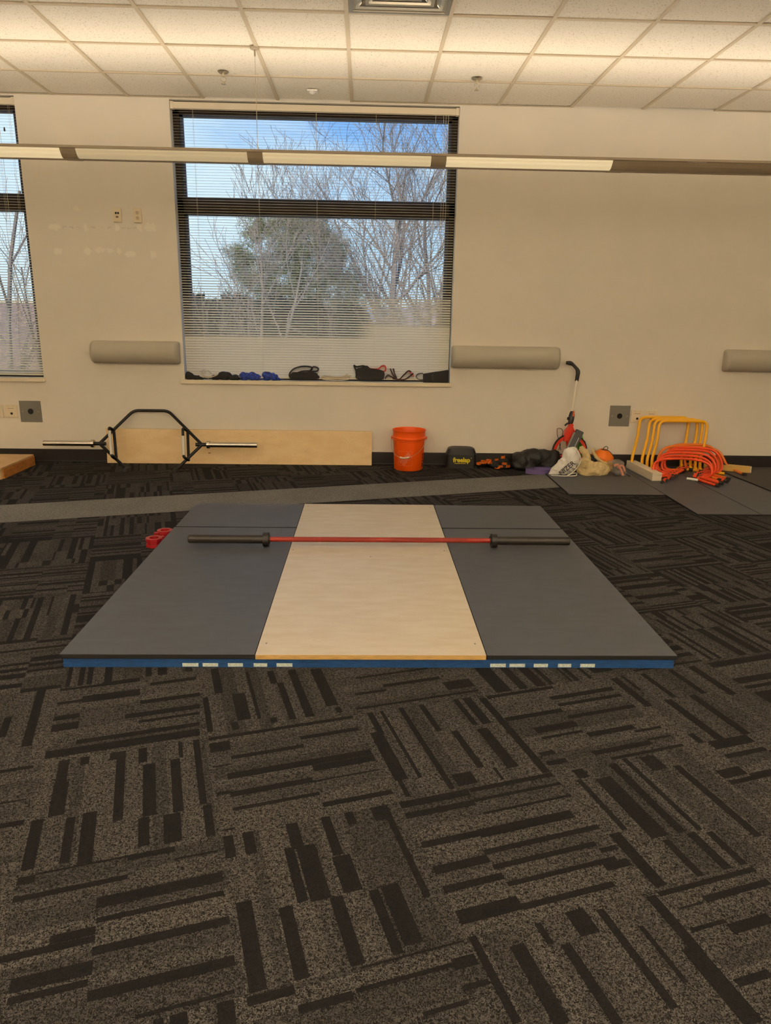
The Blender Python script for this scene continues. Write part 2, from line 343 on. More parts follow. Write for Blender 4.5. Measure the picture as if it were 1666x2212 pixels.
HAND = {
(-2,1):[(0.294,0.563,0.939,1.0),(0.0,0.296,0.944,0.977),(0.636,0.974,0.846,0.894),(0.168,0.565,0.718,0.819),(0.0,0.17,0.737,0.774),(0.566,0.986,0.581,0.635),(0.0,0.167,0.512,0.575),(0.0,0.17,0.367,0.461),(0.466,0.974,0.403,0.466),(0.559,0.967,0.321,0.355),(0.172,0.957,0.167,0.218),(0.0,0.95,0.046,0.132)],
(-2,0):[(0.09,0.152,0.738,1.0),(0.086,0.169,0.443,0.76),(0.216,0.268,0.912,1.0),(0.388,0.485,0.915,1.0),(0.43,0.484,0.299,0.927),(0.561,0.613,0.836,1.0),(0.589,0.662,0.293,0.806),(0.566,0.624,0.048,0.287),(0.807,0.832,0.822,1.0),(0.752,0.81,0.281,0.814),(0.698,0.791,0.034,0.275),(0.9,0.941,0.309,1.0),(0.915,0.963,0.027,0.296),(0.27,0.345,0.0,0.421),(0.185,0.233,0.033,0.405),(0.006,0.068,0.038,0.435)],
(-1,1):[(0.092,0.152,0.582,0.989),(0.0,0.039,0.067,0.55),(0.211,0.304,0.158,0.537),(0.347,0.372,0.143,0.858),(0.512,0.563,0.618,0.826),(0.557,0.605,0.068,0.618),(0.671,0.733,0.066,0.796),(0.844,0.931,0.169,0.763),(0.162,0.21,0.045,0.147),(0.428,0.474,0.061,0.132),(0.896,0.936,0.066,0.138)],
(-1,0):[(0.0,0.989,0.963,1.0),(0.583,0.985,0.802,0.844),(0.0,0.129,0.818,0.927),(0.121,0.588,0.707,0.746),(0.0,0.112,0.65,0.663),(0.079,0.99,0.502,0.565),(0.594,0.994,0.433,0.5),(0.076,0.566,0.327,0.379),(0.567,0.985,0.328,0.343),(0.0,0.076,0.365,0.394),(0.076,0.581,0.198,0.229),(0.574,0.995,0.083,0.125),(0.0,0.071,0.044,0.058)],
(0,0):[(0.095,0.138,0.709,1.0),(0.044,0.129,0.195,0.746),(0.056,0.087,0.03,0.195),(0.19,0.215,0.184,1.0),(0.329,0.367,0.026,1.0),(0.485,0.526,0.637,1.0),(0.579,0.627,0.174,0.608),(0.754,0.795,0.639,1.0),(0.826,0.894,0.629,1.0),(0.758,0.837,0.115,0.584),(0.946,1.0,0.007,0.963),(0.393,0.522,0.036,0.156),(0.669,0.69,0.019,0.15)],
(0,1):[(0.324,0.787,0.324,0.368),(0.778,1.0,0.146,0.271),(0.086,0.328,0.261,0.296),(0.036,0.992,0.064,0.091),(0.157,0.756,0.509,0.535)],
(1,0):[(0.012,0.567,0.94,0.981),(0.463,1.0,0.787,0.839),(0.47,1.0,0.69,0.73),(0.005,0.459,0.618,0.667),(0.447,1.0,0.522,0.563),(0.137,0.458,0.418,0.49),(0.134,0.447,0.344,0.371),(0.455,0.821,0.276,0.33),(0.796,1.0,0.232,0.261),(0.367,0.814,0.08,0.129),(0.811,1.0,0.125,0.146),(0.027,0.132,0.168,0.214),(0.023,0.163,0.064,0.111),(0.448,1.0,0.002,0.03)],
(2,0):[(0.068,0.132,0.506,0.951),(0.171,0.198,0.73,0.97),(0.345,0.389,0.564,0.956),(0.257,0.325,0.0,0.551),(0.599,0.649,0.546,0.947),(0.797,0.863,0.471,0.95),(0.482,0.545,0.0,0.553),(0.115,0.163,0.0,0.118)],
(0,-1):[(0.0,0.431,0.941,1.0),(0.44,1.0,0.962,1.0),(0.0,0.419,0.847,0.896),(0.412,1.0,0.873,0.899),(0.43,1.0,0.757,0.777),(0.005,0.367,0.6,0.648),(0.336,0.916,0.583,0.65),(0.3,1.0,0.459,0.497),(0.0,0.306,0.403,0.461),(0.301,0.907,0.347,0.383),(0.0,0.325,0.275,0.32),(0.318,0.948,0.222,0.253),(0.851,1.0,0.168,0.221),(0.0,0.324,0.072,0.158),(0.32,0.831,0.066,0.104),(0.899,1.0,0.291,0.325)],
(1,-1):[(0.135,0.208,0.891,0.982),(0.108,0.143,0.412,0.883),(0.222,0.334,0.307,0.859),(0.391,0.445,0.303,0.97),(0.509,0.544,0.29,0.996),(0.625,0.733,0.827,0.977),(0.267,0.31,0.0,0.28),(0.43,0.486,0.0,0.285),(0.774,0.825,0.151,0.834),(0.539,0.585,0.0,0.261),(0.015,0.084,0.0,0.406)],
(-1,-1):[(0.0,0.053,0.826,1.0),(0.103,0.161,0.826,1.0),(0.339,0.405,0.801,1.0),(0.298,0.35,0.426,0.812),(0.36,0.462,0.412,0.803),(0.536,0.59,0.686,1.0),(0.525,0.621,0.418,0.676),(0.672,0.722,0.891,1.0),(0.827,0.929,0.881,1.0),(0.014,0.089,0.003,0.511),(0.205,0.269,0.007,0.421),(0.45,0.515,0.004,0.41),(0.643,0.693,0.005,0.399),(0.707,0.798,0.037,0.41),(0.89,0.926,0.281,0.886)],
(-2,-1):[(0.0,0.083,0.937,0.991),(0.082,0.516,0.986,1.0),(0.515,0.751,0.959,1.0),(0.75,0.964,0.893,0.907),(0.0,0.519,0.824,0.86),(0.381,0.971,0.671,0.741),(0.387,0.967,0.578,0.612),(0.001,0.389,0.469,0.509),(0.196,0.387,0.512,0.563),(0.381,0.977,0.394,0.443),(0.066,0.388,0.295,0.37),(0.068,0.374,0.239,0.276),(0.377,0.975,0.159,0.215),(0.564,0.957,0.024,0.043)],
(0,-2):[(0.0,0.039,0.554,1.0),(0.156,0.228,0.499,0.896),(0.326,0.359,0.856,0.977),(0.38,0.43,0.43,0.834),(0.496,0.597,0.848,0.996),(0.647,0.689,0.421,0.965),(0.782,0.808,0.508,0.821),(0.928,0.984,0.618,0.964),(0.887,0.979,0.268,0.654)],
(1,-2):[(0.0,0.59,0.944,0.976),(0.035,0.178,0.848,0.861),(0.195,0.592,0.847,0.887),(0.004,0.199,0.718,0.742),(0.184,0.418,0.652,0.71),(0.0,0.179,0.42,0.46)],
(-1,-2):[(0.0,0.197,0.946,0.991),(0.194,0.424,0.851,0.892),(0.439,0.876,0.874,0.897),(0.877,0.988,0.854,0.913),(0.872,0.992,0.749,0.777),(0.671,0.871,0.691,0.712),(0.486,0.973,0.982,0.993)],
(-3,1):[(0.839,0.901,0.233,1.0),(0.677,0.726,0.392,0.655)],
(-3,0):[(0.758,0.941,0.965,0.998),(0.812,0.952,0.642,0.657),(0.847,0.966,0.415,0.46)]}

carpet()
struct('trim_3', BOX(XL-.1, XR+.1, YB-.1, .1, -.2, -.002), mat('slab', (.1, .1, .1), .9))
# ---- ceiling: tiles and exposed grid
S = .6096
TILE = mat('acoustic_tile', lin((236, 229, 214)), .95)
def tile_mat():
    t = TILE.node_tree; b = t.nodes['Principled BSDF']; tcn = t.nodes.new('ShaderNodeTexCoord')
    mpn = t.nodes.new('ShaderNodeMapping'); mpn.inputs['Scale'].default_value = (1, .55, 1); t.links.new(tcn.outputs['Object'], mpn.inputs[0])
    n = t.nodes.new('ShaderNodeTexNoise'); n.inputs['Scale'].default_value = 150; n.inputs['Detail'].default_value = 2.0; n.inputs['Distortion'].default_value = .6; t.links.new(mpn.outputs[0], n.inputs[0])
    r = t.nodes.new('ShaderNodeMapRange'); r.inputs[1].default_value = .335; r.inputs[2].default_value = .385; t.links.new(n.outputs[0], r.inputs[0])
    x = t.nodes.new('ShaderNodeMix'); x.data_type = 'RGBA'; t.links.new(r.outputs[0], x.inputs[0]); x.inputs[6].default_value = lin((190, 176, 150)); x.inputs[7].default_value = lin((236, 229, 214)); t.links.new(x.outputs[2], b.inputs['Base Color'])
    bp = t.nodes.new('ShaderNodeBump'); bp.inputs['Strength'].default_value = .4; bp.inputs['Distance'].default_value = .004; t.links.new(r.outputs[0], bp.inputs['Height']); t.links.new(bp.outputs[0], b.inputs['Normal'])
tile_mat()
bm = NB(); rt = random.Random(3)
i0, i1, jn = int(XL/S)-1, int(XR/S)+1, int(-YB/S)+1
for i in range(i0, i1+1):
    for j in range(0, jn):
        if i == 0 and j == 3: continue      # air diffuser
        xa, xb = max(i*S+.010, XL), min((i+1)*S-.010, XR)
        ya, yb = max(-(j+1)*S+.010, YB), -j*S-.010
        if xb <= xa or yb <= ya: continue
        if j == 0: yb = -.022 if i in (-2, -1, 3, 4) else -.002
        dz = rt.uniform(0, .003)
        if i == 4 and j == 0: yb = -.05
        box(bm, xa, xb, ya, yb, ZC+.007+dz, ZC+.022+dz)
struct('ceiling', bm, TILE)
GRID = mat('grid_paint', lin((204, 190, 164)), .5)
bm = NB()
for i in range(i0, i1+2):
    if XL < i*S < XR: box(bm, i*S-.012, i*S+.012, YB, -.0, ZC, ZC+.008)
for j in range(1, jn+1):
    if -j*S > YB: box(bm, XL, XR, -j*S-.012, -j*S+.012, ZC+.0004, ZC+.008)
for a, b in ((XL, -2*S), (0, 3*S), (5*S, XR)):
    box(bm, a, b, -.022, 0, ZC+.001, ZC+.004)
struct('trim_1', bm, GRID)
struct('trim_2', BOX(XL, XR, YB, 0, ZC+.12, ZC+.14), mat('plenum_dark', (.02, .018, .015), 1))
# ------------------------------------------------------------------ windows
BRONZE = mat('bronze_frame', lin((50, 38, 30)), .45, .5)
BLUEF = mat('outer_frame', lin((70, 80, 105)), .5, .2)
SILLM = mat('sill_paint', lin((226, 214, 190)), .6)
GL = bpy.data.materials.new('window_glass'); GL.use_nodes = True
_t = GL.node_tree; _t.nodes.clear(); _o = _t.nodes.new('ShaderNodeOutputMaterial'); _m = _t.nodes.new('ShaderNodeMixShader'); _a = _t.nodes.new('ShaderNodeBsdfTransparent'); _b = _t.nodes.new('ShaderNodeBsdfGlossy')
_a.inputs[0].default_value = (.93, .96, .97, 1); _b.inputs['Roughness'].default_value = .02; 
_m.inputs[0].default_value = .012; _t.links.new(_a.outputs[0], _m.inputs[1]); _t.links.new(_b.outputs[0], _m.inputs[2]); _t.links.new(_m.outputs[0], _o.inputs[0])
SLAT = mat('blind_slat', lin((232, 224, 202)), .45, spec=.5)
_t = SLAT.node_tree; _p = _t.nodes['Principled BSDF']; _x = _t.nodes.new('ShaderNodeMixShader'); _l = _t.nodes.new('ShaderNodeBsdfTranslucent'); _l.inputs[0].default_value = (.86, .9, .86, 1); _x.inputs[0].default_value = .28
_t.links.new(_p.outputs[0], _x.inputs[1]); _t.links.new(_l.outputs[0], _x.inputs[2]); _t.links.new(_x.outputs[0], _t.nodes['Material Output'].inputs[0])
CORD = mat('blind_cord', lin((226, 216, 190)), .7)
for k, (a, b) in enumerate(WIN):
    fr = NB(); y0, y1 = .10, .17
    zt = 3.03
    box(fr, a, a+.05, y0, y1, SILL-.03, zt); box(fr, b-.05, b, y0, y1, SILL-.03, zt)
    box(fr, a, b, y0, y1, 2.955, zt); box(fr, a, b, y0, y1, 2.185, 2.295); box(fr, a, b, y0, y1, SILL-.03, SILL+.04)
    f = struct('window_%d' % (k+1), fr, BRONZE)
    gf = NB()
    for z0, z1 in ((SILL+.04, 2.185), (2.295, 2.955)):
        for q in (a+.05, b-.075): box(gf, q, q+.025, .13, .165, z0, z1)
        box(gf, a+.05, b-.05, .13, .165, z0, z0+.015); box(gf, a+.05, b-.05, .13, .165, z1-.02, z1)
    struct('window_glazing_bead', gf, BLUEF, parent=f)
    gl = NB()
    for z0, z1 in ((SILL+.04, 2.185), (2.295, 2.955)): box(gl, a+.05, b-.05, .147, .151, z0, z1)
    struct('window_glass', gl, GL, parent=f)
    sb = NB(); box(sb, a-.03, b+.015, -.022, .0, .728, SILL+.006, bev=.003); box(sb, a, b, -.001, .10, .735, SILL+.006)
    struct('window_sill', sb, SILLM, parent=f)
# ---- blinds
def blind(a, b, label, closed, cords, wand, tassels):
    w_ = .0254; z0, z1 = .80, 2.972; pitch = .0219
    r = thing('venetian_blind', label, 'blind', ((a+b)/2, .04, z0-.02), 'pale venetian blinds in the windows')
    P = Part(r)
    hb = NB(); box(hb, a+.004, b-.004, .012, .055, 2.972, 3.022, bev=.004)
    P('headrail', hb, SILLM)
    for q in (a+.002, b-.03): P('headrail_bracket', BOX(q, q+.028, .008, .05, 2.968, 3.026, bev=.003), SILLM)
    bm = NB(); n = int((z1-z0)/pitch); NX = 14
    xa, xb = a+.012, b-.012
    for i in range(n):
        z = z1-.018-i*pitch
        rows = []
        for k in range(NX+1):
            x = xa+(xb-xa)*k/NX
            t0 = 13+max(0, 2.3-z)*5+max(0, 1.75-z)*16
            if closed:
                zc = 1.155 if x < .05 else 1.25
                if z < zc: t0 = 53 if x < .05 else 58
                elif z < zc+.25 and x > .05: t0 += 16
                elif z < 1.48: t0 += 5
            ang = math.radians(t0); c_, s_ = math.cos(ang), math.sin(ang)
            yy = .036; bow = .0018 if t0 < 50 else .0034
            zz = z+.0016*math.sin(k*1.3+i*.15)*.4
            rows.append([bm.verts.new((x, yy+w_/2*q*c_-bow*(1-q*q)*s_, zz+w_/2*q*s_+bow*(1-q*q)*c_)) for q in (-1, 0, 1)])
        for k in range(NX):
            for q in (0, 1): bm.faces.new((rows[k][q], rows[k+1][q], rows[k+1][q+1], rows[k][q+1]))
    s = P('slats', bm, SLAT, smooth=True)
    P('bottom_rail', BOX(xa, xb, .02, .052, z0-.018, z0-.004, bev=.003), SLAT)
    for x in cords:
        c = NB()
        for y in (.0225, .0495): tube(c, [(x, y, z0-.01), (x, y, z1)], .0008, 5)
        P('ladder_cord', c, CORD)
    for x in wand:
        P('lift_cord', TUBE(smooth_path([(x, .008, 2.975), (x+.002, .006, 2.3), (x-.004, .006, 1.6), (x, .008, 1.25)], 5), .0014, 6), CORD)
    for x, z in tassels:
        c = lathe(NB(), [(0, .02), (.004, .018), (.007, 0), (.006, -.012), (0, -.014)], (x, .004, z), 12)
        P('cord_tassel', c, mat('dark_tassel', lin((60, 48, 40)), .5), True)
bX = lambda px: at(px, 445, .03).x
blind(WIN[0][0], WIN[0][1], 'pale venetian blind filling the wide middle window, slats shut at its foot', True,
      [bX(426), bX(560), bX(685), bX(811), bX(936)], [bX(952), bX(957), bX(962)], [])
blind(WIN[1][0], WIN[1][1], 'pale venetian blind in the window cut off by the left edge of the photo', False,
      [bX(41), bX(12), -3.7, -4.3, -4.9], [-2.9], [(-2.86, 2.78)])
# ------------------------------------------------------------------ suspended linear lights
FIX = mat('fixture_paint', lin((176, 162, 140)), .45, spec=.4)
def perf_mat(name, e):
    m = mat(name, lin((205, 190, 160)), .5); t = m.node_tree; b = t.nodes['Principled BSDF']
    tcn = t.nodes.new('ShaderNodeTexCoord'); v = t.nodes.new('ShaderNodeTexVoronoi'); v.inputs['Scale'].default_value = 170; v.inputs['Randomness'].default_value = 0.0
    t.links.new(tcn.outputs['Object'], v.inputs[0])
    r = t.nodes.new('ShaderNodeMapRange'); r.inputs[1].default_value = .30; r.inputs[2].default_value = .42; r.inputs[3].default_value = e*1.25; r.inputs[4].default_value = e*.62; t.links.new(v.outputs['Distance'], r.inputs[0])
    b.inputs['Emission Color'].default_value = (1, .80, .46, 1); t.links.new(r.outputs[0], b.inputs['Emission Strength']); return m
PERF = [perf_mat('perforated_panel_lit', PANEL_E), perf_mat('perforated_panel_dim', PANEL_E*.55), mat('perforated_panel_off', lin((170, 156, 134)), .5), perf_mat('perforated_panel_mid', PANEL_E*.76)]
def fixture(y, label, levels, cables, real=True):
    x0 = -1.872-1.2435*3; nseg = 9
    r = thing('linear_pendant_light', label, 'ceiling light', (x0, y, 2.34), 'suspended linear lights')
    P = Part(r); zb, zt_ = 2.343, 2.412
    L = nseg*1.2435
    # profile, half: lower centre strip, curved side, upper lip
    def prof(s): return [(s*.022, zb), (s*.045, zb+.002), (s*.060, zb+.008), (s*.078, zb+.022), (s*.092, zb+.040), (s*.100, zb+.054)]
    bm = NB()
    box(bm, x0, x0+L, y-.024, y+.024, zb-.003, zb+.004, bev=.002)
    for s in (-1, 1):
        box(bm, x0, x0+L, y+min(s*.094, s*.110), y+max(s*.094, s*.110), zb+.052, zt_, bev=.002)
        for k in range(nseg+1):
            xa, xb = x0+k*1.2435-.052, x0+k*1.2435+.052
            xa, xb = max(xa, x0), min(xb, x0+L)
            p = prof(s); A = [bm.verts.new((xa, y+a, z-.003)) for a, z in p]; B = [bm.verts.new((xb, y+a, z-.003)) for a, z in p]
            A2 = [bm.verts.new((xa, y+a, z+.004)) for a, z in p]; B2 = [bm.verts.new((xb, y+a, z+.004)) for a, z in p]
            for i in range(len(p)-1):
                bm.faces.new((A[i], A[i+1], B[i+1], B[i])); bm.faces.new((A2[i], A2[i+1], B2[i+1], B2[i]))
            for T1, T2 in ((A, A2), (B, B2)):
                for i in range(len(p)-1): bm.faces.new((T1[i], T1[i+1], T2[i+1], T2[i]))
    box(bm, x0-.004, x0, y-.11, y+.11, zb, zt_); box(bm, x0+L, x0+L+.004, y-.11, y+.11, zb, zt_)
    P('housing', bm, FIX)
    for k in range(nseg):
        bm = NB(); xa, xb = x0+k*1.2435+.052, x0+(k+1)*1.2435-.052
        for s in (-1, 1):
            p = prof(s); A = [bm.verts.new((xa, y+a, z)) for a, z in p]; B = [bm.verts.new((xb, y+a, z)) for a, z in p]
            for i in range(len(p)-1): bm.faces.new((A[i], A[i+1], B[i+1], B[i]))
        lev = levels[k] if k < len(levels) else 0
        P('perforated_panel', bm, PERF[lev], label='unlit perforated panel' if lev == 2 else None)
        for s in (-1, 1):
            ld = bpy.data.lights.new('tube', 'AREA'); ld.shape = 'RECTANGLE'; ld.size = 1.24; ld.size_y = .036
            ld.energy = TUBE_W/2*(1 if real else BACK_UP[y]); ld.color = TUBE_COL
            lo = bpy.data.objects.new('fluorescent_tube_glow', ld); C.objects.link(lo); lo.parent = r
            lo.location = ((xa+xb)/2-x0, s*.032, zt_-.016-2.34); lo.rotation_euler = (PI-s*math.radians(40), 0, 0)
        if not real:
            ld = bpy.data.lights.new('tube', 'AREA'); ld.shape = 'RECTANGLE'; ld.size = 1.14; ld.size_y = .18; ld.energy = BACK_DOWN[y]; ld.color = TUBE_COL
            lo = bpy.data.objects.new('added_down_fill', ld); C.objects.link(lo); lo.parent = r; lo.location = ((xa+xb)/2-x0, 0, zb-.01-2.34)  # downward fill lamp, added under the unseen fixtures only
    for cx in cables:
        P('suspension_cable', TUBE([(cx, y, zb+.01), (cx, y, ZC)], .0016, 6), mat('steel_cable', lin((190, 178, 150)), .4, .6))
        P('ceiling_canopy', lathe(NB(), [(0, -.05), (.006, -.05), (.006, -.012), (.03, -.008), (.034, 0), (0, 0)], (cx, y, ZC), 16), FIX, True)
    if real:
        P('white_strip', BOX(2.32, 2.455, y-.104, y-.088, 2.393, 2.401), mat('white_plastic', lin((240, 236, 226)), .4), label='small white strip on the unlit panel')  # plain white bar set on the panel
    return r
fixture(-1.22, 'long beige linear light hanging across the window on a thin cable', [0, 0, 0, 1, 3, 0, 2, 1, 0], [-.621, 3.1, -4.3])
fixture(-4.95, 'added linear light hanging unseen above the camera to fill the room', [0]*9, [-.621, 3.1, -4.3], False)  # unseen fixture added because the window wall came out too dark
fixture(-8.2, 'added linear light hanging unseen behind the camera to fill the room', [0]*9, [-.621, 3.1, -4.3], False)  # second unseen fixture, added as fill for the window wall
# ------------------------------------------------------------------ ceiling fittings
CHROME = mat('chrome', lin((200, 190, 170)), .25, .9)
def sprinkler(x, y, label):
    r = thing('sprinkler_head', label, 'sprinkler', (x, y, ZC), 'ceiling sprinkler heads'); P = Part(r)
    P('escutcheon', lathe(NB(), [(0, -.004), (.012, -.010), (.030, -.008), (.040, 0)], (x, y, ZC), 24), CHROME, True)
    b = NB(); lathe(b, [(0, -.03), (.010, -.03), (.011, -.008), (0, -.008)], (x, y, ZC), 16)
    for s in (-1, 1): tube(b, smooth_path([(x+s*.010, y, ZC-.028), (x+s*.018, y, ZC-.045), (x+s*.012, y, ZC-.062), (x, y, ZC-.068)], 4), .0028, 6)
    P('frame', b, CHROME, True)
    b = lathe(NB(), [(0, -.068), (.006, -.068), (.006, -.073), (.017, -.075), (.017, -.078), (0, -.078)], (x, y, ZC), 18)
    P('deflector', b, CHROME, True)
sprinkler(-.925, -.70, 'chrome sprinkler head in the ceiling left of the hanging cable')
sprinkler(.935, -.70, 'chrome sprinkler head in the ceiling above the right edge of the middle window')
WP = mat('white_plastic', lin((240, 236, 226)), .4)
r = thing('motion_sensor', 'small square white sensor on the ceiling just above the middle window', 'sensor', (-.303, -.31, ZC)); P = Part(r)
P('base', BOX(-.343, -.263, -.345, -.275, ZC-.012, ZC, bev=.004), WP)
P('lens', lathe(NB(), [(0, -.032), (.012, -.029), (.022, -.020), (.026, -.010)], (-.303, -.31, ZC), 24), mat('lens_plastic', (.75, .72, .66), .15, spec=.8), True)
# air diffuser in its ceiling bay
r = thing('air_diffuser', 'glossy square louvred air diffuser at the top edge of the ceiling', 'air vent', (.3048, -2.134, ZC)); P = Part(r)
cx, cy = .3048, -2.134; DM = mat('diffuser_enamel', lin((196, 190, 176)), .14, .7)
b = NB()
def sqring(b, h0, z0, h1, z1):
    A = [b.verts.new((cx+sx*h0, cy+sy*h0, z0)) for sx, sy in ((-1, -1), (1, -1), (1, 1), (-1, 1))]
    B = [b.verts.new((cx+sx*h1, cy+sy*h1, z1)) for sx, sy in ((-1, -1), (1, -1), (1, 1), (-1, 1))]
    for i in range(4): b.faces.new((A[i], A[(i+1) % 4], B[(i+1) % 4], B[i]))
def lou(b, h, n=6):
    prev = None
    for k in range(n+1):
        t = k/n; hh = h-.075*math.sin(t*PI/2); zz = ZC+.004+.055*(1-math.cos(t*PI/2))
        if prev: sqring(b, prev[0], prev[1], hh, zz)
        prev = (hh, zz)
sqring(b, .292, ZC-.0005, .268, ZC-.0005); sqring(b, .268, ZC-.0005, .268, ZC+.008)
P('frame', b, DM)
for h in (.270, .195, .120):
    b = NB(); lou(b, h); o_ = P('louvre', b, DM, True)
b = NB(); sqring(b, .05, ZC+.012, .0005, ZC+.012); sqring(b, .05, ZC+.012, .03, ZC+.04); P('centre_plate', b, DM)
P('throat', BOX(cx-.29, cx+.29, cy-.29, cy+.29, ZC+.075, ZC+.08), mat('plenum_dark', (.02, .018, .015), 1))
# ------------------------------------------------------------------ wall fittings
WL = mat('uplight_paint', lin((178, 172, 156)), .6, spec=.3)
def uplight(x0, x1, label):
    z0, z1 = .90, 1.098; n = 14; D = .105
    r = thing('wall_uplight', label, 'wall light', ((x0+x1)/2, 0, z0), 'half-round fittings along the wall'); P = Part(r)
    def sec(x, k=1): # half ellipse bellied below, open on top
        zc, h = (z0+z1)/2, (z1-z0)/2
        return [(x, -.002-D*k*max(0, math.cos(a))**.8, zc+h*math.sin(a)*(k*.5+.5) - (1-k)*0) for a in [(-PI/2+PI*i/n) for i in range(n+1)]]
    def shell(b, xs_):
        rows = [[b.verts.new(p) for p in sec(x, k)] for x, k in xs_]
        for A, B in zip(rows, rows[1:]):
            for i in range(n): b.faces.new((A[i], B[i], B[i+1], A[i+1]))
        return rows
    b = NB(); rows = shell(b, [(x0+.028, 1), (x1-.028, 1)])
    b.faces.new([v for v in rows[0]]); b.faces.new([v for v in rows[1]][::-1])
    P('body', b, WL, True)
    for s, xe, xi in ((-1, x0, x0+.0275), (1, x1, x1-.0275)):
        b = NB(); rows = shell(b, [(xi, .985), (xi+(xe-xi)*.45, .95), (xi+(xe-xi)*.8, .84), (xe, .62), (xe+s*.001, .02)]); P('end_cap', b, WL, True)
uplight(-2.30, -1.525, 'half-round beige wall fitting left of the middle window')
uplight(.905, 1.885, 'half-round beige wall fitting right of the middle window')
uplight(3.40, 4.38, 'half-round beige wall fitting cut off by the right edge of the photo')
GP = mat('grey_plate', lin((118, 116, 108)), .5, .2); HOLE = mat('hole_black', (.004, .004, .004), .9); SCREW = mat('screw_head', lin((170, 165, 150)), .35, .7)
IV = mat('ivory_plate', lin((228, 214, 186)), .45)
def disc(b, x, y0, y1, z, r, seg=24):
    A = [b.verts.new((x+r*math.cos(2*PI*i/seg), y0, z+r*math.sin(2*PI*i/seg))) for i in range(seg)]; B = [b.verts.new((v.co.x, y1, v.co.z)) for v in A]
    b.faces.new(A); b.faces.new(B[::-1])
    for i in range(seg): b.faces.new((A[i], A[(i+1) % seg], B[(i+1) % seg], B[i]))
    bmesh.ops.recalc_face_normals(b, faces=b.faces); return b
def grey_plate(xc, zc, label):
    r = thing('metal_wall_plate', label, 'wall plate', (xc, 0, zc-.095), 'square grey cover plates'); P = Part(r)
    pl = P('plate', BOX(xc-.096, xc+.096, -.004, 0, zc-.096, zc+.096, bev=.001), GP)
    P('cable_hole', disc(NB(), xc, -.0052, -.0042, zc, .025), HOLE, sub=pl)
    for s in (-1, 1): P('screw', disc(NB(), xc+s*.07, -.006, -.004, zc, .005, 12), SCREW, sub=pl)
grey_plate(-2.904, .460, 'square grey metal plate with a black hole, left of the hex bar')
grey_plate(2.498, .480, 'square grey metal plate with a black hole, above the sports gear')
def jack_plate(xc, zc, label, hole=True, holez=-.02):
    r = thing('wall_jack_plate', label, 'wall plate', (xc, 0, zc-.058), 'square ivory jack plates'); P = Part(r)
    pl = P('plate', BOX(xc-.057, xc+.057, -.008, 0, zc-.058, zc+.058, bev=.003), IV)
    if hole: P('jack_hole', disc(NB(), xc+.004, -.0095, -.0075, zc+holez, .011), HOLE, sub=pl)
    for sx in (-1, 1):
        for sz in (-1, 1): P('screw', disc(NB(), xc+sx*.024, -.009, -.0075, zc+sz*.045, .003, 10), SCREW, sub=pl)
    P('printed_line', BOX(xc-.028, xc+.028, -.0084, -.0078, zc+.024, zc+.028), mat('faint_print', lin((150, 135, 110)), .7))
jack_plate(-3.078, .460, 'ivory jack plate with one round hole beside the left grey plate')
jack_plate(-3.205, .460, 'ivory jack plate cut off by the left edge of the photo')
jack_plate(2.660, .479, 'ivory jack plate with one round hole beside the right grey plate')
jack_plate(2.794, .477, 'ivory jack plate partly behind the yellow hurdles')
def outlet(xc, zc, name, label, duplex):
    r = thing(name, label, 'outlet', (xc, 0, zc-.058)); P = Part(r)
    P('plate', BOX(xc-.035, xc+.035, -.007, 0, zc-.058, zc+.058, bev=.0025), IV)
    if duplex:
        for s in (-1, 1):
            rc = P('receptacle', disc(NB(), xc, -.0095, -.006, zc+s*.021, .0165), mat('receptacle_ivory', lin((214, 198, 168)), .4))
            b = NB(); box(b, xc-.008, xc-.0055, -.0102, -.009, zc+s*.021, zc+s*.021+.009); box(b, xc+.0055, xc+.008, -.0102, -.009, zc+s*.021, zc+s*.021+.009); disc(b, xc, -.0102, -.009, zc+s*.021-.006, .003, 10)
            P('slots', b, HOLE, sub=rc)
    else:
        P('port', BOX(xc-.017, xc-.003, -.0085, -.006, zc+.008, zc+.023), HOLE); P('port', BOX(xc+.003, xc+.017, -.0085, -.006, zc+.008, zc+.023), HOLE)
        P('port_cover', BOX(xc-.012, xc+.008, -.0085, -.006, zc-.022, zc-.008), mat('port_brown', lin((120, 90, 70)), .5)); P('lower_lip', BOX(xc-.024, xc+.024, -.011, -.006, zc-.05, zc-.042, bev=.002), IV)
outlet(-1.990, 2.139, 'data_outlet', 'ivory data outlet with two dark ports high on the wall', False)
outlet(-1.820, 2.139, 'power_outlet', 'ivory duplex power outlet high on the wall', True)
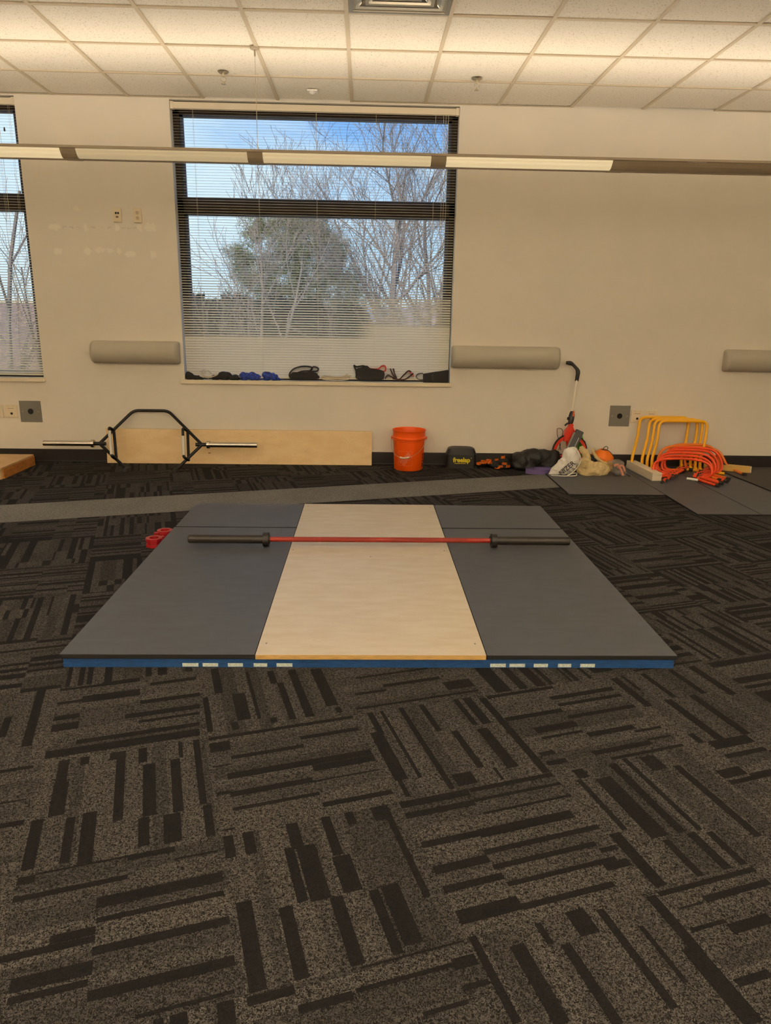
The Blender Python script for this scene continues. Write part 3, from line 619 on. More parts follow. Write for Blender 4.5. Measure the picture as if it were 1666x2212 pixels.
# ------------------------------------------------------------------ lifting platform
RUB = mat('rubber_mat', lin((68, 72, 79)), .50, var=.16, vscale=7, detail=6, bump=.25, bscale=260, spec=.5, stretch=(1, 3, 1))
RUBE = mat('rubber_edge', lin((12, 11, 11)), .7)
def wood(name, c1, c2, rough=.42, stretch=(1.4, 7, 3), sc=4.5, edge=False):
    if name in MATS: return MATS[name]
    m = mat(name, c1, rough, var=.01, vscale=sc, vcol=c2, stretch=stretch, detail=7, bump=.05, bscale=60); t = m.node_tree; b = t.nodes['Principled BSDF']
    src = b.inputs['Base Color'].links[0].from_socket
    tcn = t.nodes.new('ShaderNodeTexCoord'); mp_ = t.nodes.new('ShaderNodeMapping'); mp_.inputs['Scale'].default_value = (stretch[0]*2.3, stretch[1]*2.3, stretch[2]*2.3); t.links.new(tcn.outputs['Object'], mp_.inputs[0])
    n = t.nodes.new('ShaderNodeTexNoise'); n.inputs['Scale'].default_value = 5; n.inputs['Detail'].default_value = 3; n.inputs['Distortion'].default_value = 2.5; t.links.new(mp_.outputs[0], n.inputs[0])
    r_ = t.nodes.new('ShaderNodeMapRange'); r_.inputs[1].default_value = .60; r_.inputs[2].default_value = .72; r_.inputs[3].default_value = 0; r_.inputs[4].default_value = .45; t.links.new(n.outputs[0], r_.inputs[0])
    x = t.nodes.new('ShaderNodeMix'); x.data_type = 'RGBA'; t.links.new(r_.outputs[0], x.inputs[0]); t.links.new(src, x.inputs[6]); x.inputs[7].default_value = tuple(v*.72 for v in c1[:3])+(1,); t.links.new(x.outputs[2], b.inputs['Base Color'])
    return m
MAPLE = wood('maple_ply', lin((190, 180, 163)), lin((181, 169, 148)), .38, (2.4, 8, 3), 2.6)
PA = -.0029; PX, PY = .1573, -4.0553; HPZ = .058; PD = 2.34
Mp = Matrix.Translation((PX, PY, 0))@Matrix.Rotation(PA, 4, 'Z')
BLUE = mat('blue_paint', lin((14, 66, 120)), .6, var=.35, vscale=30, stretch=(1, 1, 4), detail=5)
r = thing('platform_base', 'blue painted wooden base boards under the lifting platform with white painted blocks', 'platform base', (PX, PY+1.17, 0)); P = Part(r)
b = NB(); box(b, -1.212, 1.212, .005, PD-.01, 0, .0195, bev=.001, M=Mp); P('lower_board', b, BLUE)
b = NB(); box(b, -1.210, 1.212, .006, PD-.01, .0198, .0388, bev=.001, M=Mp); P('upper_board', b, BLUE)
WB = mat('white_block_paint', lin((198, 210, 202)), .7, var=.3, vscale=120)
for xs_ in ((389, 423), (432, 465), (486, 518), (541, 570), (590, 624), (1052, 1086), (1094, 1128), (1147, 1178), (1200, 1229), (1249, 1281)):
    xa, xb = [-1.212+(q-136)/(1455-136)*2.424 for q in xs_]
    b = NB(); box(b, xa, xb, .0035, .0052, .004, .0185, M=Mp); P('painted_block', b, WB)
def slab(name, label, cat, x0, x1, y0, y1, z0, z1, m, me_, group=None, M=None):
    b = NB(); box(b, x0, x1, y0, y1, z0, z1, bev=.0012, mi=0, M=M)
    for f in b.faces:
        if abs(f.normal.z) < .5 or f.normal.z < -.5: f.material_index = 1
    b.normal_update()
    for f in b.faces: f.material_index = 0 if f.normal.z > .5 else 1
    c = M@Vector(((x0+x1)/2, (y0+y1)/2, z0)) if M is not None else Vector(((x0+x1)/2, (y0+y1)/2, z0))
    bmesh.ops.translate(b, vec=-c, verts=b.verts)
    o = obj(name, b, [m, me_]); o.location = c; tag(o, label, cat, group); return o
XW0, XW1 = -.459, .452   # plywood sheet between the mats
slab('rubber_mat', 'large black rubber mat left of the plywood on the platform', 'rubber mat', -1.22, XW0-.003, 0, 1.752, .039, HPZ, RUB, RUBE, 'rubber mats of the platform', Mp)
slab('rubber_mat', 'narrow black rubber mat behind the left end of the barbell', 'rubber mat', -1.215, XW0-.003, 1.762, PD, .039, HPZ+.0015, RUB, RUBE, 'rubber mats of the platform', Mp)
slab('rubber_mat', 'large black rubber mat right of the plywood on the platform', 'rubber mat', XW1+.004, 1.22, 0, 1.766, .039, HPZ-.001, RUB, RUBE, 'rubber mats of the platform', Mp)
slab('rubber_mat', 'narrow black rubber mat behind the right end of the barbell', 'rubber mat', XW1+.004, 1.215, 1.774, PD, .039, HPZ+.0012, RUB, RUBE, 'rubber mats of the platform', Mp)
PLYE = mat('ply_edge', lin((196, 160, 98)), .6, var=.35, vscale=40, stretch=(.6, 1, 14))
o = slab('plywood_sheet', 'pale plywood sheet in the middle of the lifting platform', 'plywood', XW0, XW1, -.004, PD+.006, .039, HPZ+.001, MAPLE, PLYE, None, Mp)
sm_ = mat('screw_dark', (.03, .025, .02), .5)
for x, y in ((XW0+.03, .10), (XW1-.03, .10), (XW0+.02, 1.31), (XW1-.03, 1.31), (0, 1.2), (XW0+.03, PD-.06), (XW1-.03, PD-.06)):
    b = lathe(NB(), [(0, .0004), (.004, .0004), (.004, 0)], Mp@Vector((x, y, HPZ+.001)), 10); q = obj('screw', b, sm_, o, shift=o.location)
# barbell
bx, by, bl = .2195, -2.677, 2.2; bz = HPZ+.0415+.001
r = thing('barbell', 'black and red barbell lying across the platform', 'barbell', (bx, by, HPZ)); P = Part(r)
RED = mat('barbell_red', lin((142, 32, 12)), .45, var=.12, vscale=25); BLK = mat('barbell_black', lin((42, 38, 33)), .42, .2, var=.3, vscale=18, bump=.1)
def xcyl(b, x0, x1, y, z, rad, seg=28): return tube(b, [(x0, y, z), (x1, y, z)], rad, seg)
P('shaft', xcyl(NB(), bx-.655, bx+.655, by, bz, .0145), RED, True)
kn = mat('barbell_knurl', lin((128, 30, 12)), .55, bump=.5, bscale=900)
for a, c_ in ((-.50, -.36), (-.34, -.06), (.06, .34), (.36, .50)): P('knurling', xcyl(NB(), bx+a, bx+c_, by, bz, .0149), kn, True)
for s in (-1, 1):
    b = NB(); e_ = bx+s*bl/2; i_ = bx+s*(bl/2-.425)
    path = [(i_, .0255), (e_-s*.004, .0255), (e_, .0225)]
    lath = [Vector((x, by, bz)) for x, _ in path]
    tube(b, [(i_, by, bz), (e_-s*.005, by, bz)], .0253, 32); tube(b, [(e_-s*.0052, by, bz), (e_, by, bz)], lambda t: .0252-.003*t, 32)
    P('sleeve', b, BLK, True)
    b = NB(); tube(b, [(i_-s*.034, by, bz), (i_-s*.001, by, bz)], .0415, 36); bmesh.ops.bevel(b, geom=[e for e in b.edges if len(e.link_faces) == 2 and any(len(f.verts) > 4 for f in e.link_faces)], offset=.003, segments=2, affect='EDGES'); tube(b, [(i_-s*.04, by, bz), (i_-s*.03, by, bz)], .026, 24)
    P('collar', b, BLK, True)
# red clamps
CR = mat('clamp_red', lin((148, 22, 28)), .38)
def clamp(x, y, rot, label):
    r = thing('barbell_clamp', label, 'clamp', (x, y, 0), 'red barbell clamps'); P = Part(r)
    b = NB(); H = .052
    def ring(ro, ri, z0, z1, n=8, a0=0):
        for k in range(n):
            aa, ab = a0+2*PI*k/n, a0+2*PI*(k+1)/n; vs = []
            for z in (z0, z1):
                vs.append([b.verts.new((x+q*math.cos(t), y+q*math.sin(t), z)) for q, t in ((ro, aa), (ro, ab), (ri, ab), (ri, aa))])
            A, B = vs
            b.faces.new(A[::-1]); b.faces.new(B); b.faces.new((A[0], A[1], B[1], B[0])); b.faces.new((A[2], A[3], B[3], B[2]))
    ring(.050, .029, 0, .016, 8, rot); ring(.044, .030, .016, .036, 8, rot); ring(.050, .029, .036, H, 8, rot)
    P('ring', b, CR)
    dx, dy = math.cos(rot+.2), math.sin(rot+.2)
    b = NB(); box(b, -.012, .012, -.014, .014, .004, H-.004, bev=.003, M=Matrix.Translation((x+dx*.056, y+dy*.056, 0))@Matrix.Rotation(rot+.2, 4, 'Z')); P('latch', b, CR)
clamp(-1.128, -2.505, .6, 'red barbell clamp on the carpet, the one nearer the camera')
clamp(-1.105, -2.345, 3.7, 'red barbell clamp on the carpet, touching the platform and farther back')
# ------------------------------------------------------------------ loose rubber mats by the wall
slab('floor_mat', 'black rubber mat at the wall under the drawstring bag', 'rubber mat', 1.745, 2.512, -1.16, -.02, 0, .012, RUB, RUBE, 'loose rubber mats by the wall')
slab('floor_mat', 'black rubber mat at the wall under the orange hurdles', 'rubber mat', 2.516, 2.978, -1.735, -.02, 0, .012, RUB, RUBE, 'loose rubber mats by the wall')
slab('floor_mat', 'black rubber mat reaching the right edge of the photo', 'rubber mat', 2.983, 4.20, -1.735, -.02, 0, .0125, RUB, RUBE, 'loose rubber mats by the wall')
RUB2 = mat('rubber_mat_dark', lin((52, 49, 47)), .6, var=.15, vscale=7, detail=5)
Mq = Matrix.Translation((3.44, -1.04, 0))@Matrix.Rotation(.045, 4, 'Z')
slab('floor_mat', 'darker rubber mat lying on the rest at the right edge', 'rubber mat', 0, .9, 0, .96, .013, .021, RUB2, RUBE, None, Mq)
# ------------------------------------------------------------------ plywood leaning on the wall
BIRCH = wood('birch_board', lin((234, 206, 158)), lin((226, 194, 144)), .5, (1.2, 3, 3))
hb = .315; yb0 = -.062
r = thing('plywood_board', 'long pale plywood board leaning on the wall behind the hex bar', 'plywood', (-1.02, yb0, 0)); P = Part(r)
ang = math.atan2(.040, hb)
b = NB(); box(b, -2.235, .195, 0, .012, 0, hb, bev=.001, M=Matrix.Translation((0, yb0, .003))@Matrix.Rotation(-ang, 4, 'X')); P('board', b, BIRCH)
b = NB(); box(b, -2.235, .195, -.0006, .0128, hb-.0005, hb+.0012, M=Matrix.Translation((0, yb0, .003))@Matrix.Rotation(-ang, 4, 'X')); P('edge', b, PLYE)
b = disc(NB(), 0, -.001, .0, 0, .006, 12); bmesh.ops.scale(b, vec=(2.2, 1, .8), verts=b.verts); bmesh.ops.transform(b, matrix=Matrix.Translation((-1.30, yb0-.0002, .003))@Matrix.Rotation(-ang, 4, 'X')@Matrix.Translation((0, 0, .10)), verts=b.verts); P('knot', b, mat('knot', lin((150, 100, 55)), .6))
# ------------------------------------------------------------------ hex bar
py0 = -.40; dy_, dz_ = .37/.622, .50/.622
def H(x, t, n=0): return Vector((x, py0+t*dy_-n*dz_, t*dz_+n*dy_))
r = thing('hex_bar', 'black hexagonal trap bar with steel sleeves leaning against the plywood board', 'trap bar', (-1.775, py0, 0)); P = Part(r)
BK = mat('powder_black', lin((14, 13, 13)), .34, .2); STL = mat('polished_steel', lin((205, 198, 184)), .2, 1.0); KNR = mat('knurled_steel', lin((222, 218, 208)), .5, .5, bump=.5, bscale=800)
tc_ = .266
P('frame_tube', TUBE(round_path([H(-2.225, tc_), H(-1.965, .604), H(-1.655, .604), H(-1.322, tc_)], .05, 6), .0135, 14), BK, True)
for s, xo, xf in ((-1, -2.225, -1.965), (1, -1.322, -1.515)):
    P('lower_arm', TUBE([H(xo, tc_), H(xf, .03)], .0135, 14), BK, True)
    e0 = H(xo, tc_); b = NB()
    tube(b, [H(xo-s*.055, tc_), H(xo+s*.055, tc_)], .0165, 18); P('sleeve_stub', b, BK, True)
    b = NB(); tube(b, [H(xo+s*.050, tc_), H(xo+s*.49, tc_)], .0235, 30); P('sleeve', b, STL, True)
    b = NB(); tube(b, [H(xo+s*.044, tc_), H(xo+s*.072, tc_)], .034, 30); bmesh.ops.bevel(b, geom=[e for e in b.edges if any(len(f.verts) > 4 for f in e.link_faces)], offset=.002, segments=2, affect='EDGES'); P('sleeve_collar', b, STL, True)
    # foot
    b = NB(); tube(b, [H(xf, .035), H(xf-s*.012, .02), (xf-s*.012, py0-.02, .019)], .0165, 14); tube(b, [(xf-s*.012, py0+.035, .018), (xf-s*.012, py0-.055, .018)], .0175, 16)
    P('rubber_foot', b, mat('foot_rubber', (.02, .02, .02), .7), True)
for xt, xb, s in ((-2.118, -2.055, -1), (-1.462, -1.425, 1)):
    P('side_post', TUBE([H(xt, .405), H(xb, .108)], .0125, 12), BK, True)
    q = -.022 if s < 0 else -.030
    gl_ = P('grip_loop', TUBE(round_path([H(xt, .400), H(xt+q, .398, .06), H(xb+q, .112, .06), H(xb, .112)], .02, 5), .0125, 12), BK, True)
    ta = .36 if s < 0 else .315
    f = lambda t: H(xt+q+(xb-xt)*(.398-t)/(.398-.112), t, .06)
    P('grip', TUBE([f(ta), f(.128)], .0142, 16), KNR, True, label='bright knurled steel grip', sub=gl_)
# ------------------------------------------------------------------ wooden box at the left edge
OAK = wood('oak_stain', lin((188, 128, 62)), lin((150, 92, 38)), .45, (2, 2, 9)); OAKT = wood('box_top', lin((206, 170, 122)), lin((190, 150, 104)), .5, (1.2, 4, 3))
r = thing('wooden_box_step', 'low stained wooden step cut off by the left edge of the photo', 'wooden step', (-3.3, -.47, 0)); P = Part(r)
P('top_board', BOX(-3.85, -2.845, -.765, -.17, .083, .098, bev=.002), OAKT)
sbd = P('side_board', BOX(-2.862, -2.842, -.74, -.165, .0, .083, bev=.002), OAK)
P('front_board', BOX(-3.85, -2.90, -.752, -.735, 0, .083, bev=.002), OAK)
P('corner_post', BOX(-2.90, -2.855, -.775, -.735, 0, .083, bev=.002), mat('post_pine', lin((216, 180, 128)), .5), label='paler corner post')
P('back_board', BOX(-3.85, -2.862, -.19, -.172, 0, .083), OAK)
# ------------------------------------------------------------------ bucket
OR = mat('bucket_orange', lin((240, 90, 8)), .42, spec=.4)
cx, cy = .53, -.175
r = thing('plastic_bucket', 'orange plastic store bucket with wire handle standing by the wall', 'bucket', (cx, cy, 0)); P = Part(r)
prof = [(0, .004), (.120, .004), (.126, 0), (.131, .006), (.142, .262), (.146, .266), (.146, .276), (.151, .280), (.155, .284), (.155, .296), (.147, .304), (.146, .345), (.148, .352), (.152, .356), (.152, .362), (.146, .363), (.141, .345), (.138, .28), (.127, .02), (0, .018)]
P('body', lathe(NB(), prof, (cx, cy, 0), 64), OR, True)
def rad(z): return .131+.011*z/.262
b = NB(); hp = []
for i in range(25):
    a = PI*i/24; sx = math.cos(a); s = math.sin(a)
    hp.append((cx+.158*sx-.05*s, cy-.188*s**.55, .283-.150*s**1.1))
tube(b, hp, .0021, 8)
wh = P('wire_handle', b, mat('handle_wire', lin((210, 190, 160)), .3, .9), True)
g = [Vector(q) for q in hp[10:15]]
P('handle_grip', TUBE(g, .0085, 14), mat('grip_white', lin((232, 200, 176)), .5), True, sub=wh)
for s in (-1, 1): b = disc(NB(), 0, -.006, .006, 0, .014, 16); bmesh.ops.transform(b, matrix=Matrix.Translation((cx+s*.157, cy, .284))@Matrix.Rotation(PI/2, 4, 'Z'), verts=b.verts); P('handle_ear', b, OR)
LOGO = mat('logo_print', lin((236, 130, 100)), .5); DRK = mat('dark_print', lin((110, 30, 20)), .5)
def wrap(b, ax, z0, off=.0008):   # bend flat artwork (x, y) round the bucket; ax = angle of its centre
    for v in b.verts:
        z = z0+v.co.y; R_ = rad(z)+off+max(0, v.co.z)
        a = ax+v.co.x/.137; v.co = Vector((cx+R_*math.cos(a), cy+R_*math.sin(a), z))
    return b
def dense(b, n=3):
    bmesh.ops.triangulate(b, faces=b.faces); 
    for _ in range(n):
        es = [e for e in b.edges if e.calc_length() > .012]
        if not es: break
        bmesh.ops.subdivide_edges(b, edges=es, cuts=1); bmesh.ops.triangulate(b, faces=b.faces)
    return b
AX = -PI/2-.31; zc = .1175; hs = .066
for txt, size, yy, bold in (('THE', .021, .030, .0006), ('HOME', .044, .003, .0014), ('DEPOT', .037, -.029, .0009)):
    b = text_bm(txt, size, .0002, bold, {'THE': 1.0, 'HOME': 1.03, 'DEPOT': .98}[txt])
    xo = {'THE': -.035, 'HOME': 0.002, 'DEPOT': .002}[txt]
    for v in b.verts:
        x, y = v.co.x+xo, v.co.y+yy; c4 = math.cos(PI/4*1.02)
        v.co.x, v.co.y = (x-y)*c4, (x+y)*c4
    P('logo_lettering', wrap(dense(b), AX, zc), LOGO)
b = NB()
for x0_, x1_, y0_, y1_ in ((-hs, hs, hs-.002, hs), (-hs, hs, -hs, -hs+.002), (-hs, -hs+.002, -hs, hs), (hs-.002, hs, -hs, hs)): box(b, x0_, x1_, y0_, y1_, 0, .0003)
P('logo_frame', wrap(dense(b, 4), AX, zc), LOGO)
b = NB()
for z0_, z1_ in ((.135, .155), (.10, .13), (.075, .096), (.03, .068)): box(b, -.012 if z0_ > .07 else -.014, .014, z0_-.1175, z1_-.1175, 0, .0003)
P('side_print', wrap(dense(b, 3), -PI/2+1.12, .1175), DRK)
# ------------------------------------------------------------------ small black case
r = thing('equipment_bag', 'small black zipped bag with yellow lettering standing by the wall', 'bag', (1.02, -.085, 0)); P = Part(r)
BB = mat('black_nylon', lin((24, 23, 23)), .5, bump=.3, bscale=60, var=.2, vscale=9)
def bag_body(z0, z1, k0, k1, zt=None):
    b = NB(); n = 40; rows = []
    for q in range(9):
        t = q/8; z = z0+(z1-z0)*t; k = k0+(k1-k0)*t
        rows.append([b.verts.new((1.02+.142*k*math.copysign(abs(math.cos(a))**.42, math.cos(a)), -.085+.068*k*math.copysign(abs(math.sin(a))**.5, math.sin(a)), z+(.012*(1-(math.cos(a))**2)*t if zt else 0))) for a in [2*PI*i/n for i in range(n)]])
    for A, B in zip(rows, rows[1:]):
        for i in range(n): b.faces.new((A[i], A[(i+1) % n], B[(i+1) % n], B[i]))
    b.faces.new(rows[0][::-1]); b.faces.new(rows[-1]); return b
P('body', bag_body(.012, .128, .99, .97), BB, True)
b = bag_body(.130, .176, .985, .86, True); P('lid', b, BB, True)
P('base', bag_body(0, .013, 1.03, 1.03), mat('black_rubber_base2', (.012, .012, .012), .5), True)
b = bag_body(.1265, .1315, .995, .995); P('zip', b, mat('zip_grey', lin((60, 58, 56)), .4), True)
YL = mat('yellow_print', lin((214, 196, 40)), .5)
b = text_bm('freelap', .060, .0006, .0022, .95)
for v in b.verts: v.co = Vector((1.020+v.co.x, -.1545-v.co.z, .078+v.co.y))
P('lettering', b, YL)
b = NB(); box(b, .955, 1.06, -.1550, -.1538, .045, .0495); P('small_lettering', b, YL)
b = disc(NB(), 1.108, -.155, -.154, .098, .004, 12); P('registered_mark', b, YL)
# ------------------------------------------------------------------ black and orange pennant line in a heap
r = thing('pennant_line', 'heap of black cord with orange flags beside the black bag', 'flag line', (1.33, -.12, 0)); P = Part(r)
rn = random.Random(5)
BC = mat('black_cloth', lin((22, 20, 20)), .8, bump=.4, bscale=50); OC = mat('orange_cloth', lin((226, 120, 24)), .7)
b = NB()
els = [((1.20+.027*i+rn.uniform(-.01, .01), -.12+rn.uniform(-.05, .05), .022+rn.uniform(0, .035)*math.sin(i/10*PI)), (.03, .03, .022)) for i in range(11)]+[((1.33, -.1, .045), (.05, .05, .03)), ((1.42, -.09, .05), (.05, .05, .04))]
lump(b, els); o = P('cord_heap', b, BC); cloth(o, .006, .03, .03); flatten(o, .001)
for px_, py_ in ((1034, 1001), (1057, 996), (1059, 999), (1075, 1009), (1087, 988), (1090, 1001), (1098, 1007), (1072, 992), (1046, 998), (1083, 1008)):
    c_ = at(px_, py_, -.185+rn.uniform(-.01, .01)); c_.z = max(c_.z, .014)
    b = NB(); n = 3; s_ = rn.uniform(.016, .026); G = [[b.verts.new((c_.x+(i-1)*s_+rn.uniform(-.005, .005), c_.y+rn.uniform(-.01, .01), c_.z+(j-1)*s_*.6+rn.uniform(-.004, .004))) for j in range(3)] for i in range(3)]
    for i in range(2):
        for j in range(2): b.faces.new((G[i][j], G[i+1][j], G[i+1][j+1], G[i][j+1]))
    bmesh.ops.solidify(b, geom=b.faces[:], thickness=.002); P('orange_flag', b, OC)
# ------------------------------------------------------------------ black duffel
r = thing('duffel_bag', 'slumped black duffel bag between the pennant heap and the measuring wheel', 'bag', (1.68, -.16, 0)); P = Part(r)
b = NB(); lump(b, [((1.57, -.17, .085), (.085, .11, .085)), ((1.66, -.16, .10), (.12, .12, .098)), ((1.76, -.15, .105), (.12, .11, .09)), ((1.86, -.15, .10), (.07, .10, .09)), ((1.52, -.19, .05), (.05, .08, .05)), ((1.82, -.17, .05), (.12, .12, .05)), ((1.60, -.22, .035), (.10, .06, .035))])
BD = mat('duffel_nylon', lin((26, 26, 26)), .62, bump=.15, bscale=30, spec=.5)
o = P('body', b, BD); cloth(o, .008, .05, .10); flatten(o, .001)
b = NB(); ribbon(b, smooth_path([(1.62, -.285, .012), (1.70, -.295, .035), (1.80, -.29, .03), (1.90, -.27, .01)], 6), (0, 0, .022), .003); P('strap', b, mat('strap_black', (.01, .01, .01), .6))
# purple band
PU = mat('purple_rubber', lin((92, 76, 128)), .5)
b = NB()
pts = [(1.665+.095*1.25*math.cos(a)+.03, -.345+.045*math.sin(a), .0235) for a in [2*PI*i/40 for i in range(40)]]
ribbon(b, pts, (0, 0, .044), .005, closed=True)
o = obj('resistance_band', b, PU); tag(o, 'purple rubber loop band lying on the carpet by the duffel bag', 'exercise band')
b = NB(); ribbon(b, [(1.735+.09*math.cos(a), -.37+.03*math.sin(a), .053) for a in [2*PI*i/40 for i in range(40)]], (0, 0, .014), .005, closed=True)
o2 = obj('band_upper_turn', b, PU, o)
# ------------------------------------------------------------------ measuring wheel
wx, wy, wz = 2.015, -.14, .168
r = thing('measuring_wheel', 'red measuring wheel with black grip leaning against the wall', 'measuring wheel', (wx, wy, 0)); P = Part(r)
WR = mat('wheel_red', lin((214, 52, 26)), .4); TY = mat('tyre_black', (.015, .015, .015), .7)
def ringt(R, rr, y=0, seg=48, fl=1):
    b = NB(); tube(b, [(wx+R*math.cos(2*PI*i/seg), wy+y, wz+R*math.sin(2*PI*i/seg)) for i in range(seg)], rr, 10, closed=True); return b
P('tyre', ringt(.157, .008), TY, True)
b = NB(); ribbon(b, [(wx+.139*math.cos(2*PI*i/48), wy, wz+.139*math.sin(2*PI*i/48)) for i in range(48)], (0, .026, 0), .024, closed=True); P('rim', b, WR, True)
for k in range(3):
    a = math.radians(75+140*k); b = NB(); 
    tube(b, [(wx, wy, wz), (wx+.138*math.cos(a), wy, wz+.132*math.sin(a))], .0135, 10); P('spoke', b, WR, True)
b = disc(NB(), wx, wy-.025, wy+.02, wz, .028, 24); P('hub', b, WR)
FD = wy-.028
b = NB(); prism(b, [(wx-.022, wz-.03), (wx+.025, wz-.03), (1.998+.02, .31), (2.005+.01, .33), (1.965, .33), (1.955, .31)], FD-.008, FD+.006); bmesh.ops.bevel(b, geom=b.edges[:], offset=.002, segments=1, affect='EDGES'); P('fork', b, WR)
b = NB(); prism(b, [(1.948, .285), (2.040, .290), (2.046, .345), (2.015, .40), (2.020, .425), (1.985, .425), (1.984, .40), (1.952, .36)], FD-.03, wy+.02); bmesh.ops.bevel(b, geom=b.edges[:], offset=.005, segments=2, affect='EDGES'); P('counter_housing', b, WR)
b = NB(); prism(b, [(1.940, .270), (2.045, .275), (2.045, .290), (1.942, .287)], FD-.034, wy+.024); P('housing_collar', b, WR)
pa_, pb_ = Vector((2.003, wy, .42)), Vector((2.055, -.055, .84))
def sh(t): return pa_.lerp(pb_, t)
P('shaft', TUBE([sh(.0), sh(1)], .0095, 16), mat('shaft_white', lin((226, 218, 200)), .35), True)
b = NB(); tube(b, [sh(-.02), sh(.04), sh(.10), sh(.16), sh(.22), sh(.27)], lambda t: .016+.012*math.sin(t*PI)**.7, 12); fj = P('folding_joint', b, mat('joint_black', (.018, .018, .02), .4), True)
q = sh(.20); b = NB(); box(b, -.006, .008, -.028, -.018, -.030, .030, bev=.002, M=Matrix.Translation(q+Vector((.006, 0, .005)))@Matrix.Rotation(.12, 4, 'Y')); P('joint_latch', b, mat('latch_orange', lin((220, 90, 30)), .4), sub=fj)
q = sh(.12); b = lathe(NB(), [(0, -.012), (.010, -.012), (.012, .0), (.010, .012), (0, .012)], (q.x-.03, q.y-.012, q.z), 14); P('joint_knob', b, TY, True)
q = sh(0); b = NB(); tube(b, smooth_path([(q.x+.01, q.y-.01, q.z+.006), (q.x-.03, q.y-.015, q.z+.008), (q.x-.055, q.y-.02, q.z-.012)], 4), .0085, 10); P('kick_stand', b, TY, True)
b = NB(); tube(b, round_path([(2.052, -.055, .80), (2.062, -.05, .895), (1.998, -.04, .958), (1.948, -.035, .962)], .03, 6), lambda t: .0165+.003*math.sin(t*9)-.004*(t > .97), 14); P('hand_grip', b, mat('grip_black', (.02, .018, .018), .55, bump=.3, bscale=80), True)
# black loop cord on the wheel
b = NB(); tube(b, smooth_path([(1.925, -.10, .17), (1.938, -.095, .23), (1.905, -.10, .30), (1.893, -.11, .36), (1.903, -.11, .375), (1.935, -.10, .368), (1.950, -.10, .345), (1.945, -.10, .30), (1.925, -.10, .25), (1.945, -.10, .17)], 5), .0028, 6)
tag(obj('looped_cord', b, mat('cord_black', (.02, .018, .015), .6), smooth=True), 'thin black cord looped up behind the left side of the red wheel', 'cord')
# grey flat case in front of the wheel
GC = mat('case_grey', lin((58, 58, 58)), .5, bump=.1, bscale=60); 
r = thing('flat_case', 'dark grey flat case leaning on the measuring wheel with white lettering', 'case', (1.98, -.28, .012)); P = Part(r)
Mc = Matrix.Translation((1.912, -.300, .030))@Matrix.Rotation(math.radians(-12), 4, 'X')@Matrix.Rotation(math.radians(24), 4, 'Y')
b = NB(); box(b, -.036, .038, -.022, .018, .0, .385, bev=.010, M=Mc); P('shell', b, GC, True)
b = NB(); box(b, -.045, -.034, -.018, .016, .01, .35, bev=.002, M=Mc); P('light_edge', b, mat('case_edge', lin((128, 126, 120)), .5))
b = NB(); box(b, .012, .0165, -.0236, -.0222, .22, .32, M=Mc); P('faded_lettering', b, mat('case_print', lin((190, 188, 180)), .5))
# green bag behind the wheel
r = thing('drawstring_pouch', 'bright green pouch with black cord squeezed behind the grey case', 'pouch', (2.09, -.10, .1)); P = Part(r)
b = NB(); lump(b, [((2.128, -.09, .225), (.030, .03, .09)), ((2.112, -.09, .285), (.022, .025, .05)), ((2.145, -.09, .15), (.032, .035, .09))]); o = P('pouch', b, mat('green_nylon', lin((84, 170, 40)), .5)); cloth(o, .006, .012, .04); flatten(o, .012)
P('cord', TUBE(smooth_path([(2.105, -.125, .28), (2.135, -.13, .272), (2.158, -.128, .255), (2.145, -.13, .235), (2.130, -.13, .21)], 5), .003, 6), mat('cord_black', (.02, .018, .015), .6), True)
# ------------------------------------------------------------------ white drawstring bag
ZM = .012
WC = mat('white_nylon', lin((238, 234, 226)), .5, bump=.2, bscale=24); 
r = thing('drawstring_bag', 'crumpled white drawstring bag with black lettering on the mat corner', 'bag', (1.92, -.42, ZM)); P = Part(r)
Y0 = -.47
fr_ = [(1188, 1028), (1189, 1016), (1200, 1003), (1213, 988), (1221, 971), (1233, 966), (1243, 966), (1249, 974), (1254, 986), (1253, 997), (1246, 1009), (1238, 1019), (1228, 1025), (1212, 1028)]
def cloth_shell(front, yb, amp, scale, seed, rows=12, thick=.10):
    """A crumpled bag: silhouette rings shrinking towards a bulging front and back."""
    b = NB(); n = len(front); c = sum((Vector(p) for p in front), Vector())/n
    def pt(p, k, y): return Vector((c.x+(p.x-c.x)*k, y, c.z+(p.z-c.z)*k))
    P_ = smooth_path(front, 5, True); rings = []
    prof_ = [(math.cos(t), math.sin(t)) for t in [(-PI/2+PI*(i+.6)/(rows+.2)) for i in range(rows)]]
    for k, s in prof_:
        ring = []
        for p in P_:
            q = pt(p, abs(k)**.55, yb+s*thick)
            nn = noise.ridged_multi_fractal(Vector((q.x*scale+seed, q.y*scale, q.z*scale)), 1, 2, 2, .9, 2)
            d = (q-Vector((c.x, yb, c.z))).normalized()*(nn-.9)*amp
            q = q+d*(.45 if abs(k) > .95 else 1)
            q.z = max(q.z, ZM+.0005); ring.append(b.verts.new(q))
        rings.append(ring)
    for A, B in zip(rings, rings[1:]):
        for i in range(len(A)): b.faces.new((A[i], A[(i+1) % len(A)], B[(i+1) % len(A)], B[i]))
    b.faces.new(rings[0][::-1]); b.faces.new(rings[-1]); bmesh.ops.recalc_face_normals(b, faces=b.faces); return b
P('bag', cloth_shell([at(u, v, -.42) for u, v in fr_], -.42, .030, 15, 3, 18, .055), WC, True)
dark = mat('bag_print', (.02, .02, .02), .5)
